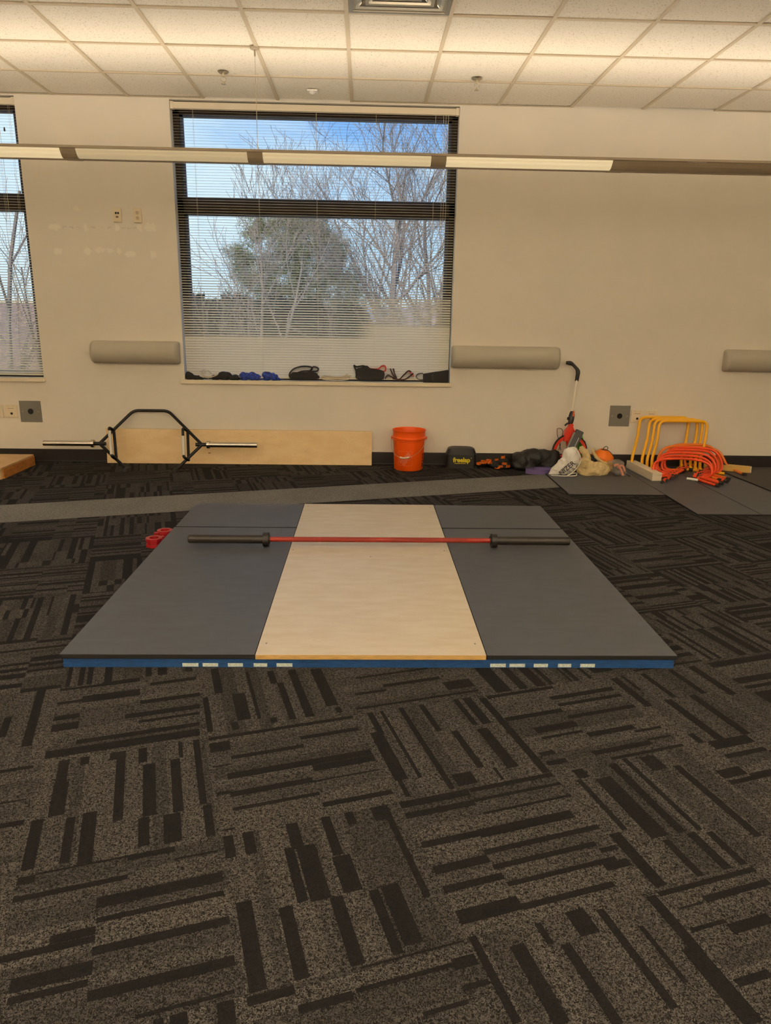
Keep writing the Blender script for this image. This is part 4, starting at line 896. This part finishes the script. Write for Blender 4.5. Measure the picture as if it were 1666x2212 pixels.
# lettering follows the lower right flank of the bag
b = text_bm('NIZER', .060, .0006, .001, .95); t0_ = at(1234, 1010, -.485)
for v in b.verts: v.co = Vector((v.co.x, 0-v.co.z, v.co.y))
bmesh.ops.transform(b, matrix=Matrix.Translation(t0_+Vector((-.035, .002, -.008)))@Matrix.Rotation(math.radians(-42), 4, 'Y')@Matrix.Rotation(math.radians(-8), 4, 'X'), verts=b.verts); P('lettering', b, dark)
STR = mat('white_string', lin((232, 228, 216)), .6)
b = NB(); tube(b, smooth_path([at(1243, 966, -.47), at(1252, 980, -.50), at(1255, 994, -.50), at(1249, 1008, -.50), at(1238, 1020, -.50), at(1226, 1027, -.50)], 6), .0038, 8); P('drawstring', b, STR, True)
b = NB(); tube(b, smooth_path([at(1206, 1003, -.49), at(1206.5, 1014, -.50), at(1206, 1025, -.50)], 5), .0028, 8); P('drawstring', b, STR, True)
b = NB(); pts = [at(1190, 1029, -.49), at(1205, 1029, -.50), at(1222, 1030, -.51), at(1240, 1029, -.50), at(1246, 1026, -.49), at(1245, 1022, -.48), at(1236, 1023, -.50), at(1226, 1028, -.52)]
for q in pts: q.z = max(q.z, ZM+.004)
tube(b, smooth_path(pts, 6), .0038, 8); P('drawstring', b, STR, True)
# ------------------------------------------------------------------ khaki sack
KH = mat('khaki_fleece', lin((200, 178, 130)), .9, bump=1.0, bscale=34)
r = thing('canvas_sack', 'crumpled khaki cloth sack lying open between the white bag and the plastic bag', 'sack', (2.17, -.36, ZM)); P = Part(r)
def rope(pts, rads, b):
    PP = smooth_path(pts, 6); n = len(PP)
    for i, p in enumerate(PP):
        t = i/(n-1)*(len(rads)-1); k = int(min(t, len(rads)-2)); rr = rads[k]+(rads[k+1]-rads[k])*(t-k)
        g = bmesh.ops.create_icosphere(b, subdivisions=2, radius=rr, matrix=Matrix.Translation(p))
b = NB(); K = lambda u, v, y: at(u, v, y)
rope([K(1258, 972, -.32), K(1268, 986, -.36), K(1262, 1002, -.38), K(1254, 1014, -.40)], [.035, .040, .045, .042], b)
rope([K(1256, 1014, -.40), K(1268, 1020, -.45), K(1284, 1019, -.45), K(1298, 1018, -.43), K(1310, 1014, -.40)], [.038, .042, .046, .050, .045], b)
rope([K(1272, 998, -.42), K(1288, 1004, -.42), K(1306, 1009, -.40)], [.028, .030, .028], b)
rope([K(1254, 1000, -.38), K(1262, 1010, -.44), K(1276, 1012, -.45)], [.03, .032, .03], b)
for q in ((1262, 1020, -.36), (1290, 1018, -.36), (1304, 1016, -.33)): p = K(*q); bmesh.ops.create_icosphere(b, subdivisions=2, radius=.05, matrix=Matrix.Translation(p))
o = P('sack', b, KH); cloth(o, .005, .058, .060, sm=3); flatten(o, ZM+.0005)
b = NB(); rope([K(1281, 970, -.33), K(1285, 982, -.36), K(1294, 993, -.37), K(1306, 1000, -.38), K(1316, 1003, -.38)], [.012, .016, .016, .014, .012], b)
o = P('sack_mouth', b, KH); cloth(o, .005, .012, .04, sm=3); flatten(o, ZM+.0005)
b = NB(); lump(b, [((2.175, -.30, .10), (.055, .05, .07)), ((2.215, -.31, .06), (.06, .06, .05))]); o = P('dark_inside', b, mat('dark_inside', (.025, .03, .028), .8)); cloth(o, .007, .012, .05); flatten(o, ZM+.0005)  # near-black lump filling the open sack
# ------------------------------------------------------------------ disc cones
r = thing('disc_cones', 'stack of orange disc cones with a black strap behind the khaki sack', 'training cones', (2.30, -.22, .05)); P = Part(r)
CO = mat('cone_orange', lin((240, 122, 16)), .45); CY = mat('cone_yellow', lin((226, 168, 40)), .45)
Mt = Matrix.Translation((2.302, -.215, .135))@Matrix.Rotation(math.radians(10), 4, 'X')@Matrix.Rotation(math.radians(7), 4, 'Y')
for k, (z, m_) in enumerate([(-.026-.0, CY), (-.018, CY), (-.010, CO), (-.004, CO), (.002, CO)]):
    b = lathe(NB(), [(.028, .066+z), (.032, .068+z), (.095, .018+z), (.100, .006+z), (.098, .002+z), (.093, .010+z), (.030, .062+z)], (0, 0, 0), 48); bmesh.ops.transform(b, matrix=Mt, verts=b.verts)
    P('disc_cone', b, m_, True)
b = NB(); tube(b, [Mt@Vector(q) for q in smooth_path([(-.035, -.01, .070), (-.01, -.02, .074), (.02, -.02, .074), (.045, -.02, .062), (.085, -.02, .030), (.105, -.01, .0)], 5)], .0034, 6)
P('carry_strap', b, mat('cord_black', (.02, .018, .015), .6), True)
b = NB(); tube(b, [Mt@Vector(q) for q in smooth_path([(-.012, -.01, .068), (-.014, -.01, .092), (.006, -.01, .104), (.022, -.01, .092), (.018, -.01, .068)], 5)], .0034, 6); P('strap_loop', b, mat('cord_black', (.02, .018, .015), .6), True)
# stand the cones on a support they hide: the rest of the yellow stack
b = NB()
for k in range(5): lathe(b, [(.060, .012+k*.014), (.098, .014+k*.014), (.100, .020+k*.014), (.06, .03+k*.014)], (2.30, -.215, .0), 32)
P('lower_cones', b, CY, True)
# ------------------------------------------------------------------ clear plastic bag
PLM = bpy.data.materials.new('clear_plastic'); PLM.use_nodes = True; _t = PLM.node_tree; _b = _t.nodes['Principled BSDF']; _b.inputs['Base Color'].default_value = lin((210, 196, 176)); _b.inputs['Roughness'].default_value = .22; _b.inputs['Alpha'].default_value = .22
r = thing('plastic_bag', 'clear crumpled plastic bag holding pink bands, right of the khaki sack', 'plastic bag', (2.38, -.42, ZM)); P = Part(r)
fr2 = [(1312, 997), (1324, 993), (1337, 992), (1347, 997), (1351, 1008), (1353, 1020), (1350, 1032), (1342, 1034), (1333, 1028), (1323, 1020), (1316, 1010)]
P('bag', cloth_shell([at(u, v, -.44) for u, v in fr2], -.44, .016, 22, 9, 14, .045), PLM, True)
b = NB(); tube(b, smooth_path([at(1327, 1006, -.44), at(1334, 1004, -.45), at(1341, 1014, -.45), at(1346, 1027, -.45)], 5), .011, 8); tube(b, smooth_path([at(1334, 1010, -.42), at(1345, 1006, -.43), at(1350, 1018, -.43)], 5), .009, 8)
P('pink_band', b, mat('pink_rubber', lin((226, 140, 110)), .5), True)
b = NB(); bmesh.ops.create_icosphere(b, subdivisions=2, radius=.03, matrix=Matrix.Translation(at(1334, 1022, -.435))@Matrix.Diagonal((1.2, .8, .8, 1))); P('grey_band', b, mat('grey_rubber', lin((90, 90, 92)), .5), True)
# ------------------------------------------------------------------ flat white rungs and yellow rungs
def rungs(name, label, a, c_, wd, n, th, m_, z0, cap=None):
    a, c_ = Vector(a), Vector(c_); d = (c_-a).normalized(); L = (c_-a).length
    r = thing(name, label, 'rungs', tuple((a+c_)/2), None); P = Part(r); rr = random.Random(n)
    for k in range(n):
        M_ = Matrix.Translation((a.x+rr.uniform(-.002, .002), a.y, z0+k*(th+.0012)))@Matrix.Rotation(math.atan2(d.y, d.x), 4, 'Z')
        b = NB(); box(b, 0+rr.uniform(-.004, .0), L+rr.uniform(-.004, .004), -wd/2, wd/2, 0, th, bev=.001, M=M_); P('flat_rung', b, m_)
        if cap:
            b = NB(); box(b, L+.002, L+.012, -wd/2+.003, wd/2-.003, .002, th-.001, M=M_); P('end_cap', b, cap)
rungs('ladder_rungs', 'stack of flat white rungs lying across the mat seam', (2.615, -.10, 0), (2.640, -.66, 0), .085, 6, .0105, mat('rung_white', lin((226, 214, 190)), .45), ZM+.0005)
rungs('ladder_rungs', 'stack of flat yellow rungs with clear ends behind the orange hurdles', (3.30, -.12, 0), (3.64, -.30, 0), .085, 5, .0105, mat('rung_yellow', lin((216, 176, 90)), .45), ZM+.0006, mat('clear_cap', lin((214, 210, 200)), .3))
b = NB(); box(b, 2.46, 2.475, -.48, -.16, ZM, ZM+.006); tag(obj('black_strip', b, mat('strap_black', (.01, .01, .01), .6)), 'short black strip lying left of the white rungs', 'strap')
# ------------------------------------------------------------------ yellow hurdles
YH = mat('hurdle_yellow', lin((242, 180, 10)), .35); JB = mat('joint_rubber', (.018, .016, .016), .55)
yl = ['yellow training hurdle leaning on the wall, the leftmost of four', 'second yellow training hurdle from the left', 'third yellow training hurdle from the left', 'rightmost of the four yellow training hurdles']
for k, (xo, yo, zo) in enumerate([(0, 0, 0), (.082, -.03, -.012), (.118, -.06, -.016), (.150, -.09, -.020)]):
    r = thing('training_hurdle', yl[k], 'hurdle', (2.70+xo, -.15+yo, ZM), 'yellow training hurdles'); P = Part(r)
    R_ = .0135
    T = [Vector((2.600+xo, -.17+yo, .040)), Vector((2.595+xo, -.165+yo, .12)), Vector((2.655+xo, -.09+yo, .30+zo)), Vector((2.675+xo, -.045+yo, .478+zo)), Vector((3.135+xo*.9, -.045+yo, .478+zo)), Vector((3.115+xo*.9, -.09+yo, .30+zo)), Vector((3.055+xo*.9, -.165+yo, .12)), Vector((3.060+xo*.9, -.17+yo, .040))]
    P('hoop', TUBE(round_path(T, .062, 7), R_, 12), YH, True)
    for s, q in ((-1, T[0]), (1, T[-1])):
        b = NB(); tube(b, round_path([q+Vector((0, 0, .005)), Vector((q.x+.012, q.y-.02, ZM+.0125)), Vector((q.x+.17, q.y-.13, ZM+.0125))], .03, 5), R_, 12); P('foot', b, YH, True)
        b = NB(); tube(b, [Vector((q.x+.055, q.y-.05, ZM+.0135)), Vector((q.x+.085, q.y-.07, ZM+.0135))], R_*1.2, 12); P('joint', b, JB, True)
# ------------------------------------------------------------------ orange hurdles in a tangled pile
O1 = mat('hurdle_red_orange', lin((236, 74, 24)), .35); O2 = mat('hurdle_orange', lin((228, 118, 30)), .38)
spec = [(0, 0, 0, O1, 'nearest the camera'), (.045, .075, .012, O1, 'second from the camera'), (.09, .13, .030, O1, 'third from the camera'), (.14, .17, .048, O1, 'fourth from the camera'), (.19, .215, .060, O1, 'fifth from the camera'),
        (.13, .235, .068, O2, 'sixth from the camera'), (.20, .265, .080, O2, 'seventh from the camera'), (.31, .29, .062, O2, 'farthest to the right')]
ro = random.Random(8)
for k, (dx, dy, dz, m_, lab) in enumerate(spec):
    r = thing('mini_hurdle', ('red-orange' if m_ is O1 else 'orange')+' mini hurdle in the tangled pile, '+lab, 'hurdle', (2.9+dx, -.5+dy, ZM), 'orange mini hurdles in a pile'); P = Part(r)
    rot = ro.uniform(-.05, .05); c0 = Vector((2.9+dx, -.5+dy, 0))
    def W(x, y, z):
        v = Vector((x-2.9, y+.5, 0)); v.rotate(Matrix.Rotation(rot, 3, 'Z').to_euler()); return c0+v+Vector((0, 0, max(z+ZM, ZM+.012)))
    R_ = .0115; j = dz
    U = [W(2.83, -.50, .020), W(2.73, -.56, .022), W(2.665, -.53, .045), W(2.675, -.50, .115+j*.5), W(2.75, -.47, .150+j), W(2.92, -.46, .160+j), W(3.09, -.47, .145+j), W(3.165, -.50, .105+j*.5), W(3.175, -.53, .04), W(3.10, -.58, .018), W(3.02, -.52, .016)]
    if k == 7: U = [W(2.80, -.46, .03), W(2.79, -.44, .09), W(2.86, -.42, .135+j), W(3.0, -.42, .140+j), W(3.10, -.44, .10+j), W(3.16, -.50, .05), W(3.21, -.56, .018)]
    P('hoop', TUBE(smooth_path(U, 6), R_, 12), m_, True)
    up = .003*k
    if k < 7:
        for s, jx, jy, fx, fy in ((-1, 2.83, -.50, 2.615, -.80), (1, 3.02, -.52, 3.075, -.92)):
            if s < 0: fw = [W(2.83, -.50, .014), W(2.73, -.64, .012), W(2.665, -.75, .010)]; bk = [W(2.83, -.50, .014), W(3.02, -.30, .024+up)]
            else: fw = [W(3.06, -.55, .014), W(3.02, -.64, .012), W(3.075, -.86, .010)]; bk = [W(3.06, -.55, .014), W(3.24, -.33, .03+up)]
            ff = P('foot', TUBE(smooth_path(fw, 5), R_, 12), m_, True); rf = P('rear_foot', TUBE(bk, R_, 12), m_, True)
            e_ = fw[-1]; d_ = (fw[-1]-fw[-2]).normalized()
            P('end_cap', TUBE([e_-d_*.004, e_+d_*.028], R_*1.18, 14), JB, True, sub=ff)
            e_ = bk[-1]; d_ = (bk[-1]-bk[-2]).normalized(); P('end_cap', TUBE([e_-d_*.004, e_+d_*.028], R_*1.18, 14), JB, True, sub=rf)
            q = fw[0]; P('joint', TUBE([q-Vector((.018, -.012, 0)), q+Vector((.018, -.012, 0))], R_*1.45, 14), JB, True)
    else:
        q = W(3.12, -.46, .07); P('joint', TUBE([q, q+Vector((.03, -.03, -.02))], R_*1.45, 14), JB, True)
        e_ = U[-1]; d_ = (U[-1]-U[-2]).normalized(); P('foot', TUBE([e_, e_+Vector((.0, -.14, 0))], R_, 12), m_, True); P('end_cap', TUBE([e_+Vector((0, -.14, 0)), e_+Vector((0, -.18, 0))], R_*1.25, 14), JB, True)
b = NB(); tube(b, [(2.93, -.60, ZM+.011), (3.0, -.66, ZM+.011)], .011, 14)
tag(obj('tube_end', b, mat('white_plastic', lin((240, 236, 226)), .4), smooth=True), 'short white plastic tube lying under the orange hurdles', 'tube')
# ------------------------------------------------------------------ gear on the window sill
SZ = SILL+.006
SB = mat('strap_webbing', lin((22, 20, 21)), .7, bump=.3, bscale=150)
def sillx(u): return at(u, 818, .03).x
def zat(v, u=700, y=.03): return at(u, v, y).z
def strap(name, label, cat, loops, m_, width=.05, y=.035, th=.0035, core=None):
    r = thing(name, label, cat, (sillx(loops[0][0][0]), y, SZ)); P = Part(r)
    for k, lp in enumerate(loops):
        closed = lp[-1] == 'c'; pts = [q for q in lp if q != 'c']; mm = m_
        if pts and isinstance(pts[0], bpy.types.Material): mm = pts[0]; pts = pts[1:]
        W_ = [at(u, v, y+k*.002) for u, v in pts]
        for q in W_: q.z = max(q.z, SZ+th/2+.0003)
        b = NB(); ribbon(b, smooth_path(W_, 6, closed), (0, width, 0), th, closed=closed); P('strap_turn', b, mm)
    if core:
        W_ = [at(u, v, y) for u, v in core]; b = NB(); prism(b, [(q.x, max(q.z, SZ+.0008)) for q in smooth_path(W_, 4, True)], y-width*.48, y+width*.48); P('folded_stack', b, m_)
    return P
strap('lifting_belt', 'black looped strap with a metal glint near the middle of the sill', 'strap',
      [[(630, 815), (626, 807), (636, 796), (655, 791), (673, 793), (672, 800), (652, 802), (638, 808), (640, 816), (660, 817), 'c'],
       [(632, 817), (650, 809), (672, 803), (686, 801), (687, 795), (678, 792), (673, 797), (668, 806), (684, 810), (688, 816), (660, 818), 'c'], [(636, 812), (655, 806), (680, 808), (684, 815), (655, 816), 'c']], SB, .052, .034, .011, [(631, 818), (627, 810), (634, 804), (650, 804), (668, 804), (684, 806), (687, 813), (684, 818)])
LB = mat('beige_webbing', lin((206, 194, 172)), .7)
strap('folded_band', 'beige rubber band folded flat in the middle of the sill', 'exercise band',
      [[(700, 817), (696, 813), (703, 811), (722, 813), (738, 813), (750, 808), (748, 813), (736, 817), (718, 819), 'c'], [(699, 819), (694, 815), (700, 813), (722, 816), (742, 815), (756, 811), (757, 816), (748, 820), (722, 821), 'c'], [(705, 821), (720, 818), (745, 818), (753, 820)]], LB, .045, .032, .006)
RB = mat('red_webbing', lin((176, 62, 56)), .7)
Pq = strap('band_bundle', 'tall bundle of black bands with one red band on top', 'exercise band',
      [[(775, 818), (770, 808), (772, 798), (790, 796), (815, 799), (828, 803), (829, 812), (822, 819), 'c'], [(779, 817), (775, 806), (800, 801), (824, 806), (825, 814), (800, 818), 'c'], [(784, 815), (800, 806), (820, 809), (816, 816), 'c'],
       [(772, 806), (768, 797), (765, 789), (771, 792), (785, 790), (795, 795), (790, 801), (776, 803), 'c'], [(774, 800), (782, 794), (792, 791), (800, 797), (810, 801), (826, 802)],
       [RB, (796, 795), (808, 797), (818, 796), (826, 790), (832, 791), (833, 799), (828, 802), (812, 801), (798, 799)]], SB, .055, .034, .012, [(782, 818), (774, 810), (772, 798), (785, 796), (805, 800), (826, 804), (830, 812), (824, 818)])
strap('band_strip', 'black and dark red band folded in a zigzag on the sill', 'exercise band',
      [[(832, 818), (838, 810), (846, 814), (858, 819), (875, 819), (886, 812), (893, 806)], [(843, 796), (848, 808), (854, 817)], [(850, 796), (853, 808), (857, 817)], [(848, 817), (862, 819), (872, 810), (882, 801), (888, 803)], [RB, (882, 801), (888, 805), (894, 813)]], mat('dark_red_webbing', lin((52, 24, 24)), .7),   .045, .034, .011)
r = thing('padded_strap', 'black padded strap block at the right end of the sill', 'strap', (sillx(940), .035, SZ)); P = Part(r)
b = NB(); box(b, sillx(914), sillx(968), .008, .062, SZ+.0005, zat(799, 950), bev=.008)
for v in b.verts:
    if v.co.x < sillx(925) and v.co.z > SZ+.04: v.co.z -= .035
P('pad', b, SB, True)
b = NB(); pts = [at(u, v, .032) for u, v in ((914, 806), (904, 807), (899, 813), (904, 819), (915, 820))]
for q in pts: q.z = max(q.z, SZ+.004)
ribbon(b, smooth_path(pts, 5), (0, .04, 0), .005); P('loop', b, SB)
b = NB(); x_ = sillx(934); box(b, x_-.008, x_+.008, .0065, .008, SZ+.02, SZ+.078); P('woven_tab', b, mat('tab_grey', lin((60, 58, 52)), .7))
def heap(name, label, cat, els, m_, disp=.02, size=.03, vox=.005):
    b = NB(); lump(b, [((sillx(u), .034, SZ+h), (rx, .028, rz)) for u, h, rx, rz in els]); c0 = (sillx(els[0][0]), .034, SZ)
    bmesh.ops.translate(b, vec=-Vector(c0), verts=b.verts); o = obj(name, b, m_); o.location = c0; tag(o, label, cat); cloth(o, vox, disp, size); flatten(o, SZ+.0005); return o
heap('strap_heap', 'black strap heap in the left corner of the sill', 'strap', [(409, .030, .040, .042), (421, .018, .055, .024), (434, .012, .035, .016)], SB)
heap('strap_heap', 'black strap heap between the steel chain and the blue straps', 'strap', [(486, .034, .070, .042), (507, .020, .065, .028), (466, .018, .045, .026)], SB)
BLM = mat('blue_camo_strap', lin((44, 78, 190)), .7, var=.93, vscale=75)
heap('blue_strap', 'blue and black patterned strap bunched on the sill, its left half', 'strap', [(529, .034, .055, .040), (546, .034, .055, .038), (556, .024, .04, .030)], BLM, .03)
heap('blue_strap', 'blue and black patterned strap coiled on the sill, its right half', 'strap', [(577, .038, .050, .046), (591, .032, .038, .036), (601, .014, .045, .014)], BLM, .03)
r = thing('steel_chain', 'small pile of steel chain on the left part of the sill', 'chain', (sillx(450), .02, SZ)); P = Part(r)
cp = smooth_path([at(u, v, .012) for u, v in ((434, 802), (440, 800), (436, 806), (440, 811), (448, 814), (455, 815), (460, 813), (452, 816), (444, 815), (438, 812), (446, 801), (453, 803), (461, 813), (466, 811), (472, 808))], 3)
CHN = mat('chain_steel', lin((214, 206, 186)), .3, .8)
for i in range(0, len(cp)-1):
    p_, d_ = cp[i], (cp[i+1]-cp[i]); p_ = Vector((p_.x, p_.y, max(p_.z, SZ+.006)))
    a_ = d_.normalized() if d_.length > 1e-5 else Vector((1, 0, 0)); s_ = (Vector((0, 1, 0)) if i % 2 else Vector((0, 0, 1))); s_ = (s_-a_*s_.dot(a_)).normalized()
    b = NB(); tube(b, [p_+a_*.0085*math.cos(t)+s_*.0045*math.sin(t) for t in [2*PI*q/12 for q in range(12)]], .0018, 6, closed=True); P('link', b, CHN, True)
# a few scraps of paper on the carpet
# ------------------------------------------------------------------ outside
GR = mat('winter_grass', lin((150, 138, 112)), .95, var=.35, vscale=.6)
struct('ground', BOX(-120, 120, .6, 300, -4.6, -4.5), GR)
BARK = mat('bark', lin((140, 124, 116)), .8, var=.3, vscale=8)
def tree(name, label, base, dirs, seed, L0, r0, depth, mt, cat='tree', kids=(5, 5, 4, 4), upw=.25, group='trees outside the window', spread=.75, ratio=.62, crown=None):
    rn = random.Random(seed); b = NB()
    def grow(p, d, L, r, lev):
        if crown and lev:
            e = p+d*L; q_ = Vector(base)+e
            if ((q_.x-crown[0])/crown[2])**2+((q_.z-crown[1])/crown[3])**2 > 1: return
        n = 4 if lev < 2 else 3; pts = [p.copy()]; dd = d.copy()
        for i in range(n):
            dd = (dd+Vector((rn.gauss(0, .12), rn.gauss(0, .12), rn.gauss(0, .08)+upw*.12))).normalized()
            pts.append(pts[-1]+dd*L/n)
        tube(b, pts, lambda t: max(r*(1-.55*t), .0035), 5 if lev < 2 else (4 if lev < 3 else 3))
        if lev >= depth: return
        k = kids[min(lev, len(kids)-1)]
        for i in range(k):
            t = (.25+.75*(i+rn.random())/k) if lev else (.35+.65*(i+rn.random())/k)
            i0 = min(int(t*n), n-1); q = pts[i0].lerp(pts[i0+1], t*n-i0)
            ax = Vector((rn.gauss(0, 1), rn.gauss(0, 1), rn.gauss(0, .5))).normalized()
            nd = (dd+ax*spread+Vector((0, 0, upw))).normalized()
            grow(q, nd, L*ratio*rn.uniform(.75, 1.15), max(r*(1-.5*t)*.55, .003), lev+1)
    for d, L, r_ in dirs: grow(Vector((0, 0, 0)) if not isinstance(d[0], tuple) else Vector(d[1]), Vector(d if not isinstance(d[0], tuple) else d[0]).normalized(), L, r_, 0 if L > 2.4 else 1)
    t_ = thing(name, label, cat, base, group)
    o = obj('branches', b, mt, t_, True); return t_
YT = 8.5
tb = at(860, 800, YT); base = (tb.x, YT, -4.5)
tree('bare_tree', 'large bare tree rising in the right half of the middle window', base, [((0.0, 0, 1), 5.0, .15), (((-.12, .0, 1), (0, 0, 4.6)), 3.4, .09), (((.35, -.1, 1), (0, 0, 4.7)), 3.0, .07), (((-.5, .1, 1), (0, 0, 4.6)), 2.9, .06), (((-.9, -.1, .6), (0, 0, 4.4)), 2.6, .045), (((.8, .1, .7), (0, 0, 4.8)), 2.5, .05)], 4, 4.8, .2, 4, BARK, kids=(5, 6, 5, 4), spread=.66, ratio=.58, crown=(at(860, 560, 8.5).x, at(860, 560, 8.5).z, 1.95, 3.15))
tb = at(560, 800, 6.8)
tree('bare_tree', 'slender bare tree in the left half of the middle window', (tb.x, 6.8, -4.5), [((0.0, 0, 1), 4.4, .08), (((.12, 0, 1), (0, 0, 4.2)), 2.7, .04), (((-.5, .1, .8), (0, 0, 4.1)), 1.6, .03), (((.55, .1, 1), (0, 0, 4.2)), 2.6, .04), (((1, .1, .8), (0, 0, 4.5)), 2.4, .03), (((-.25, .1, 1), (0, 0, 4.3)), 1.8, .03)], 12, 4, .1, 4, BARK, kids=(5, 5, 4, 4), spread=.66, crown=(at(585, 590, 6.8).x, at(585, 590, 6.8).z, 1.55, 2.35))
tb = at(930, 700, 12)
tree('bare_tree', 'thin bare tree behind the large one at the right window edge', (tb.x, 12, -4.5), [((0.0, 0, 1), 6.2, .12), (((-.2, 0, 1), (0, 0, 4.6)), 3.8, .06), (((.3, 0, 1), (0, 0, 4.8)), 3.6, .06), (((-.5, 0, 1), (0, 0, 5.4)), 3.2, .05)], 21, 4, .1, 4, BARK, kids=(5, 5, 4, 3))
tb = at(-40, 700, 6.0)
tree('bare_tree', 'bare tree outside the cut-off left window', (tb.x, 6.0, -4.5), [((0.0, 0, 1), 4.6, .10), (((.4, 0, 1), (0, 0, 3.6)), 4.2, .055), (((-.4, .1, 1), (0, 0, 3.6)), 4.0, .05), (((.8, .1, .8), (0, 0, 4.2)), 3.6, .05)], 31, 4, .1, 4, BARK, kids=(4, 5, 4, 3), crown=(at(0, 500, 6.0).x-.3, at(0, 500, 6.0).z, 1.3, 2.4))
# evergreen
NEED = mat('pine_needles', lin((128, 130, 92)), .8, var=.4, vscale=3)
def needles(b, c, R_, n, rn, ln=.10, wd=.012):
    for _ in range(n):
        d = Vector((rn.gauss(0, 1), rn.gauss(0, 1), rn.gauss(.15, .8))).normalized(); s = d.cross(Vector((rn.gauss(0, 1), rn.gauss(0, 1), rn.gauss(0, 1)))).normalized()
        p = c+Vector((rn.gauss(0, 1), rn.gauss(0, 1), rn.gauss(0, 1)))*R_*.45; l = ln*rn.uniform(.6, 1.3)
        v = [b.verts.new(p-s*wd), b.verts.new(p+s*wd), b.verts.new(p+d*l)]; b.faces.new(v)
PYY = 13.0; tp = at(640, 470, PYY)
r = thing('pine_tree', 'broad dark evergreen behind the bare branches', 'tree', (tp.x, PYY, -4.5), 'trees outside the window'); P = Part(r)
P('trunk', TUBE([(tp.x, PYY, -4.5), (tp.x+.05, PYY, 0), (tp.x, PYY, 3.0)], lambda t: .2-.13*t, 10), BARK, True)
rn = random.Random(17); b = NB()
for (u, v, R_, k) in [(560, 490, .45, 60), (600, 480, .45, 60), (640, 486, .5, 80), (680, 492, .4, 60), (545, 515, .3, 30), (700, 510, .45, 70), (620, 520, .7, 120), (670, 530, .7, 120), (725, 540, .45, 70), (512, 545, .28, 34), (530, 558, .3, 34), (518, 580, .3, 34), (560, 580, .4, 50), (600, 570, .7, 110), (660, 580, .8, 150), (720, 590, .7, 110), (755, 610, .45, 60), (540, 610, .4, 50), (580, 630, .7, 110), (640, 640, .9, 170), (710, 650, .9, 150), (760, 660, .5, 70), (600, 690, .8, 120), (680, 700, .9, 150), (750, 710, .6, 80), (540, 680, .6, 80)]:
    c_ = at(u, v, PYY)
    for _ in range(k):
        needles(b, c_+Vector((rn.gauss(0, 1), rn.gauss(0, 1), rn.gauss(0, .9)))*R_*.40, .12, 34, rn, .10, .007)
P('needles', b, NEED)
# hedge
LEAF = mat('hedge_leaf', lin((40, 58, 56)), .7, var=.4, vscale=3)
for k, (u, v, R_, Y_) in enumerate([(424, 668, .66, 10.5), (507, 666, .68, 10.5), (590, 670, .66, 10.5), (672, 676, .66, 10.5), (752, 684, .64, 10.5)]):
    c_ = at(u, v+40, Y_); t_ = thing('evergreen_shrub', 'dark evergreen shrub low behind the middle window, '+['leftmost in the row', 'second from the left', 'third from the left', 'fourth from the left', 'rightmost in the row'][k], 'shrub', (c_.x, Y_, -4.5), 'shrubs below the window'); P = Part(t_); b = NB()
    for _ in range(320):
        a_ = Vector((rn.gauss(0, 1), rn.gauss(0, 1), rn.gauss(0, 1))).normalized()
        needles(b, c_+Vector((a_.x*R_*.8, a_.y*R_*.8, a_.z*R_*.95)), .12, 16, rn, .12, .035)
    core = bmesh.ops.create_icosphere(b, subdivisions=2, radius=R_*.62, matrix=Matrix.Translation(c_)@Matrix.Diagonal((1.1, 1.1, 1.4, 1)))
    P('foliage', b, LEAF)
    P('stem', TUBE([(c_.x, Y_, -4.5), (c_.x, Y_, c_.z)], .07, 8), BARK)
# neighbouring roof, far ridge, distant houses
BRK = mat('roof_shingle', lin((150, 118, 112)), .9, var=.3, vscale=5, stretch=(1, 1, 6))
r = thing('neighbour_building', 'low building with a brown shingled roof outside the left window', 'building', (-11, 15, -4.5)); P = Part(r)
e0 = at(0, 652, 17)
b = NB(); prism(b, [(11.0, -.6), (17.0, e0.z), (23.0, -.6), (23.0, -.75), (17.0, e0.z-.15), (11, -.75)], -22, -5.6, 'X'); P('roof', b, BRK)
P('ridge_cap', BOX(-22, -5.6, 16.9, 17.1, e0.z-.02, e0.z+.06), mat('ridge_cream', lin((214, 200, 170)), .8))
P('wall', BOX(-21.6, -6.0, 11.5, 22.5, -4.5, -.6), mat('stucco', lin((170, 150, 136)), .9))
r = thing('distant_house', 'distant pale house with a low roof seen through the right of the window', 'building', (6.5, 48, -4.5)); P = Part(r)
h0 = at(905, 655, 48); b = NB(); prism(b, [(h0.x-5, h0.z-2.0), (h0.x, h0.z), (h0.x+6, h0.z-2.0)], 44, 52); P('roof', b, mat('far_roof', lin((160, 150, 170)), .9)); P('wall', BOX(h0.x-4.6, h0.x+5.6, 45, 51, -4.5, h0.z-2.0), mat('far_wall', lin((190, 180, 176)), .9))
b = NB(); rg = random.Random(2); xs_ = [-160+8*i for i in range(41)]; top = [3+1.6*math.sin(x*.03)+rg.uniform(-.3, .3) for x in xs_]
A = [b.verts.new((x, 130, -4.5)) for x in xs_]; B_ = [b.verts.new((x, 150, z)) for x, z in zip(xs_, top)]; D_ = [b.verts.new((x, 190, -4.5)) for x in xs_]
for i in range(40): b.faces.new((A[i], A[i+1], B_[i+1], B_[i])); b.faces.new((B_[i], B_[i+1], D_[i+1], D_[i]))
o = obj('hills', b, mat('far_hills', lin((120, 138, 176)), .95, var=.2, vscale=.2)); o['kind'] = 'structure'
